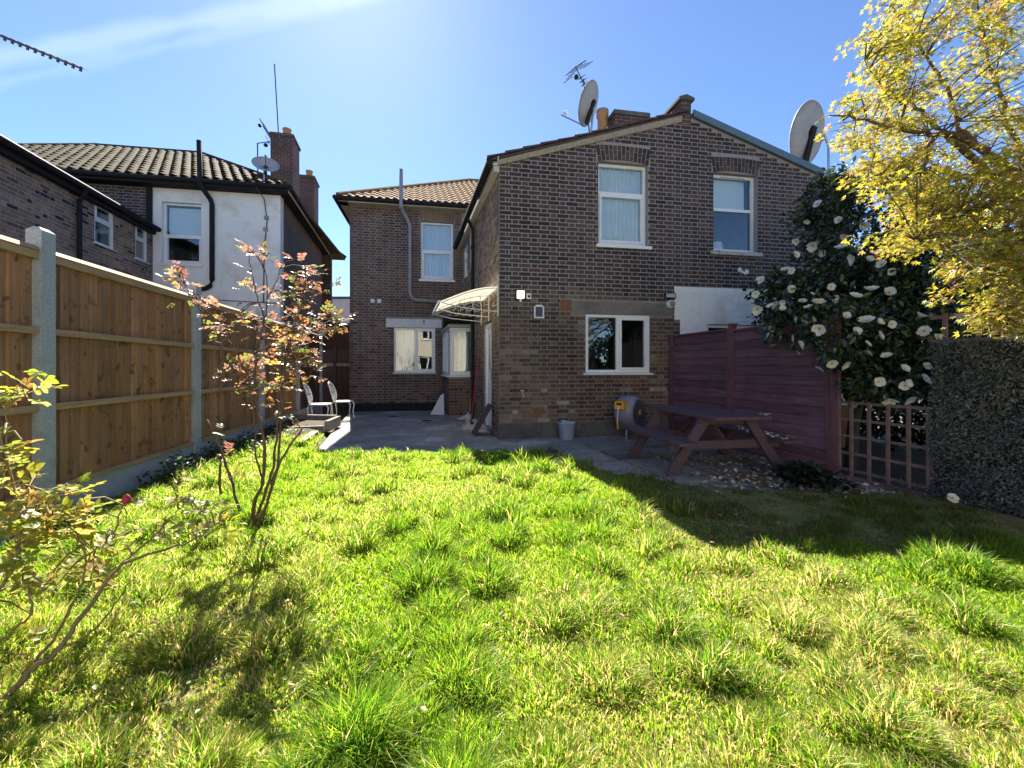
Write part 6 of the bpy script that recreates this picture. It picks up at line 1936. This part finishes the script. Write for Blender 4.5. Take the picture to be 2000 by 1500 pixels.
# ---- dark hedge added in the neighbour's garden, standing in for deep shade beyond the trellis
hg = thing('backdrop_hedge', 'dark hedge added in the next garden to keep the trellis gaps dark', 'hedge', (6.6, 6.6, -0.05))
rh = np.random.default_rng(44)
k = 24000
ta = rh.uniform(0, 1, k); hz_ = rh.random(k) ** 0.9 * 2.5; dd_ = rh.normal(0, 0.32, k)
P = np.column_stack([6.0 + 1.9 * ta + dd_ * 0.9, 8.4 - 5.2 * ta + dd_ * 0.3, hz_ + 0.06 * np.sin(ta * 40)])
X = rh.normal(0, 1, (k, 3)); N = np.tile([0, 0, 1.0], (k, 1)) + rh.normal(0, 0.6, (k, 3))
V, T, tint = scatter(*diamond(0.10, 0.30), P, rot_from(X, N), rh.uniform(0.08, 0.14, k), np.array([[0.03, 0.05, 0.02]]) * rh.uniform(0.5, 1.5, (k, 1)))
o = link('foliage', np_mesh('foliage', V, T, tint, 'glossleaf', OFF[hg.name]), hg); o['kind'] = 'stuff'
for i in range(7):
    u_ = (i + 0.5) / 7
    mb = MB(); mb.tube([(6.0 + 1.9 * u_, 8.4 - 5.2 * u_, -0.08), (6.05 + 1.9 * u_, 8.4 - 5.2 * u_, 0.9), (6.0 + 1.9 * u_, 8.35 - 5.2 * u_, 1.7)], [0.035, 0.025, 0.01], 6); part('stem', mb, 'bark', hg)

# ---- fallen petals and dead leaves on the paving
rq = np.random.default_rng(12)
k = 1000
cx_ = np.concatenate([rq.normal(2.75, 0.30, k // 3), rq.normal(3.25, 0.22, k // 3), rq.uniform(1.9, 3.5, k - 2 * (k // 3))])
cy_ = np.concatenate([rq.normal(4.55, 0.22, k // 3), rq.normal(4.12, 0.10, k // 3), rq.uniform(4.1, 5.9, k - 2 * (k // 3))])
dline = (cx_ - 3.67) * NS[0] + (cy_ - 4.95) * NS[1]
ok = (dline > 0.08) & (cy_ > 3.9); cx_, cy_ = cx_[ok], cy_[ok]; k = len(cx_)
P = np.column_stack([cx_, cy_, rq.uniform(0.024, 0.05, k)])
P2 = np.array([tp(rq.uniform(-0.78, 0.2), 0.56 + rq.uniform(-0.05, 0.19), 0.426 + rq.uniform(0, 0.02)) for _ in range(46)] + [tp(-0.75, 0.30 + rq.uniform(-0.05, 0.05), 0.70 + rq.uniform(0, 0.02)) for _ in range(8)])
P = np.vstack([P, P2]); k = len(P)
X = np.column_stack([rq.normal(0, 1, k), rq.normal(0, 1, k), rq.normal(0, 0.15, k)]); N = np.tile([0, 0, 1.0], (k, 1)) + rq.normal(0, 0.3, (k, 3))
c = np.where((rq.random(k) < 0.55)[:, None], np.array([[0.80, 0.78, 0.72]]), np.array([[0.34, 0.17, 0.07]])) * rq.uniform(0.6, 1.05, (k, 1))
c[-54:] = np.array([0.80, 0.78, 0.73]) * rq.uniform(0.75, 1.05, (54, 1))
V, T, tint = scatter(*diamond(0.16, 0.34), P, rot_from(X, N), rq.uniform(0.03, 0.065, k), c)
o = link('fallen_petals', np_mesh('fallen_petals', V, T, tint, 'petal', (2.8, 4.6, 0.0)), None, (2.8, 4.6, 0.0)); o['kind'] = 'stuff'
ff_ = link('fallen_flower', fm[0], None, (3.62, 3.58, 0.15)); ff_.rotation_euler = (0.9, 0.1, -0.3); ff_.scale = (0.85, 0.85, 0.85)
ff_['label'] = 'single white flower lying on the grass below the grey screening'; ff_['category'] = 'flower'
ff_.data = fm[0].copy()

# ------------------------------------------------------------------ grass: clumps of blades over the lawn
gr = np.random.default_rng(3)
NB = 520000
# sample with more blades near the viewer, where each one can be seen
yy = 0.85 + (7.9 - 0.85) * gr.random(NB * 2) ** 1.55
xx = gr.uniform(-1.32, 1.32, NB * 2) * (yy + 0.35)
GP = np.column_stack([xx, yy])
GP = GP[in_poly(GP, LAWN)][:NB]
# clumps
tc = np.column_stack([gr.uniform(-6, 6, 2600), gr.uniform(0.5, 7.9, 2600)])
th_ = gr.gamma(1.5, 0.66, len(tc)).clip(0, 2.6); tr_ = gr.uniform(0.07, 0.17, len(tc))
hgt = np.zeros(len(GP)); lean = np.zeros((len(GP), 2)); own = np.zeros(len(GP))
srt = np.argsort(GP[:, 1]); GP = GP[srt]; ys = GP[:, 1]
for c_, s_, r_ in zip(tc, th_, tr_):
    i0, i1 = np.searchsorted(ys, (c_[1] - r_, c_[1] + r_))
    d = GP[i0:i1] - c_
    q = (d ** 2).sum(1) / (r_ * r_)
    m_ = q < 1
    if m_.any():
        w = s_ * (1 - q[m_])
        ii = np.nonzero(m_)[0] + i0
        rep = w > hgt[ii]
        ii = ii[rep]; hgt[ii] = w[rep]; lean[ii] = d[m_][rep] / r_
n = len(GP)
ed = edge_dist(GP, LAWN)
patch = np.clip(0.5 + 0.5 * field(GP, 1.5, 10, 24), 0, 1)                     # dry / lush areas
mid_dry = np.exp(-(((GP[:, 0] - 0.15) / 1.5) ** 2 + ((GP[:, 1] - 1.75) / 0.9) ** 2))
dry = np.clip(0.50 * mid_dry * (0.4 + 1.2 * patch) + 0.75 * (patch - 0.62), 0, 0.85)
H = (0.029 + 0.072 * hgt * (1 - 0.45 * mid_dry)) * gr.uniform(0.55, 1.25, n) * (0.8 + 0.5 * (1 - patch))
H *= np.where(ed < 0.25, 0.75, 1.0)
left = np.clip((-1.2 - GP[:, 0]) / 1.5, 0, 1) * np.clip((4.2 - GP[:, 1]) / 2, 0, 1)
H *= 1 + 0.35 * left
H *= np.where((GP[:, 0] > 1.9) & (GP[:, 1] > 2.2), 0.62, 1.0)
shade_side = np.clip((GP[:, 0] - 0.9) / 0.8, 0, 1) * np.clip((GP[:, 1] - 2.7) / 0.3, 0, 1)   # thin worn grass by the trellis, its colour also darkened for the shade there
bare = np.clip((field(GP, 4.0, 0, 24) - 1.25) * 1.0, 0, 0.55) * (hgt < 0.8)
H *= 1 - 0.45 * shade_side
keep = gr.random(n) > 0.40 * shade_side + 0.22 * dry + bare
GP, H, lean, dry, hgt, ed, patch, shade_side = GP[keep], H[keep], lean[keep], dry[keep], hgt[keep], ed[keep], patch[keep], shade_side[keep]
n = len(GP)
ang = gr.uniform(0, 2 * math.pi, n)
Wd = (0.0013 + 0.00068 * GP[:, 1]) * gr.uniform(0.7, 1.35, n)
az = gr.normal(0, 1, (n, 2)) * 0.38 + lean * 0.55
z0 = lawn_z(GP) - 0.004
side = np.column_stack([np.cos(ang), np.sin(ang), np.zeros(n)]) * Wd[:, None]
b0 = np.column_stack([GP, z0])
m1 = b0 + np.column_stack([az * (H * 0.30)[:, None], H * 0.62])
tp_ = b0 + np.column_stack([az * (H * 0.95)[:, None] + gr.normal(0, 0.12, (n, 2)) * H[:, None], H * np.clip(1.0 - 0.22 * (az ** 2).sum(1), 0.45, 1)])
V = np.stack([b0 - side, b0 + side, m1 - side * 0.8, m1 + side * 0.8, tp_], 1).reshape(-1, 3)
T = (np.array([(0, 1, 3), (0, 3, 2), (2, 3, 4)])[None] + (np.arange(n) * 5)[:, None, None]).reshape(-1, 3)
green = np.array([0.19, 0.305, 0.036]); lush = np.array([0.125, 0.24, 0.03]); straw = np.array([0.52, 0.43, 0.19]); yel = np.array([0.30, 0.35, 0.05])
u = gr.random(n)
base = green + (lush - green) * np.clip(hgt * 0.5, 0, 1)[:, None]
base = np.where((u < 0.22)[:, None], yel, base)
base = np.where((gr.random(n) < 0.045 + 0.62 * dry)[:, None], straw, base)
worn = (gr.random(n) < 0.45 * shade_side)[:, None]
base = np.where(worn, np.array([0.16, 0.12, 0.06]), base * (1 - 0.35 * shade_side)[:, None])  # worn blades brown; the others painted darker as shade
base = base * gr.uniform(0.7, 1.25, n)[:, None]
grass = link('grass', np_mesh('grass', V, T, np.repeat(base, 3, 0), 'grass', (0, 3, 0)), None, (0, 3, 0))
grass['kind'] = 'stuff'
# broad-leaved weeds and clover between the blades
k = 3600
wy = 0.95 + 5.0 * gr.random(k) ** 1.3; wx = gr.uniform(-1.25, 1.25, k) * wy
wp = np.column_stack([wx, wy]); cl_f = field(wp, 2.2, 0, 12)
ok = in_poly(wp, LAWN) & (cl_f + 0.5 * (wp[:, 0] > 0.3) > 0.5); wp = wp[ok]; k = len(wp)
P = np.column_stack([wp, lawn_z(wp) + gr.uniform(0.01, 0.045, k)])
X = np.column_stack([gr.normal(0, 1, (k, 2)), gr.normal(0.1, 0.3, k)]); N = np.tile([0, 0, 1.0], (k, 1)) + gr.normal(0, 0.4, (k, 3))
ti = np.array([[0.14, 0.215, 0.04]]) * gr.uniform(0.7, 1.3, (k, 1))
V, T, tint = scatter(*diamond(0.10, 0.36), P, rot_from(X, N), gr.uniform(0.016, 0.032, k), ti)
o = link('lawn_weeds', np_mesh('lawn_weeds', V, T, tint, 'grass', (0, 3, 0)), None, (0, 3, 0)); o['kind'] = 'stuff'
# a few dead leaves lying in the grass
k = 46
wy = 1.1 + 3.5 * gr.random(k); wp = np.column_stack([gr.uniform(-0.95, 1.1, k) * wy, wy]); wp = wp[in_poly(wp, LAWN)]; k = len(wp)
P = np.column_stack([wp, lawn_z(wp) + gr.uniform(0.03, 0.06, k)])
X = np.column_stack([gr.normal(0, 1, (k, 2)), gr.normal(0, 0.3, k)]); N = np.tile([0, 0, 1.0], (k, 1)) + gr.normal(0, 0.6, (k, 3))
V, T, tint = scatter(*diamond(0.2, 0.30), P, rot_from(X, N), gr.uniform(0.03, 0.05, k), np.array([[0.55, 0.42, 0.27]]) * gr.uniform(0.7, 1.2, (k, 1)))
o = link('dead_leaves', np_mesh('dead_leaves', V, T, tint, 'leaf', (0, 3, 0)), None, (0, 3, 0)); o['kind'] = 'stuff'
# grass and weeds growing up in the paving joints
k = 9000
wp = np.column_stack([gr.uniform(-0.2, 3.5, k), gr.uniform(4.0, 6.6, k)])
f1 = field(wp, 2.6, 4, 16)
dl = (wp[:, 0] - 3.67) * NS[0] + (wp[:, 1] - 4.95) * NS[1]; sl_ = (wp[:, 0] - 3.67) * US[0] + (wp[:, 1] - 4.95) * US[1]
joint = np.minimum(np.abs(((dl - 0.15) / 0.62 + 0.5) % 1 - 0.5), np.abs(((sl_ + 0.55) / 0.62 + 0.5) % 1 - 0.5)) < 0.05
ok = in_poly(wp, PATIO) & (dl > 0.06) & ((joint & (f1 > 0.1)) | (f1 > 1.15)); wp = wp[ok]; k = len(wp)
Hh = gr.uniform(0.02, 0.085, k)
b0 = np.column_stack([wp, np.full(k, 0.0)]); an = gr.uniform(0, 6.28, k); side = np.column_stack([np.cos(an), np.sin(an), np.zeros(k)]) * 0.005
tip = b0 + np.column_stack([gr.normal(0, 0.5, (k, 2)) * Hh[:, None], Hh])
V = np.stack([b0 - side, b0 + side, tip], 1).reshape(-1, 3); T = np.arange(3 * k).reshape(-1, 3)
o = link('joint_grass', np_mesh('joint_grass', V, T, np.array([[0.07, 0.10, 0.025]]) * gr.uniform(0.6, 1.3, (k, 1)), 'grass', (1.5, 5.3, 0)), None, (1.5, 5.3, 0)); o['kind'] = 'stuff'
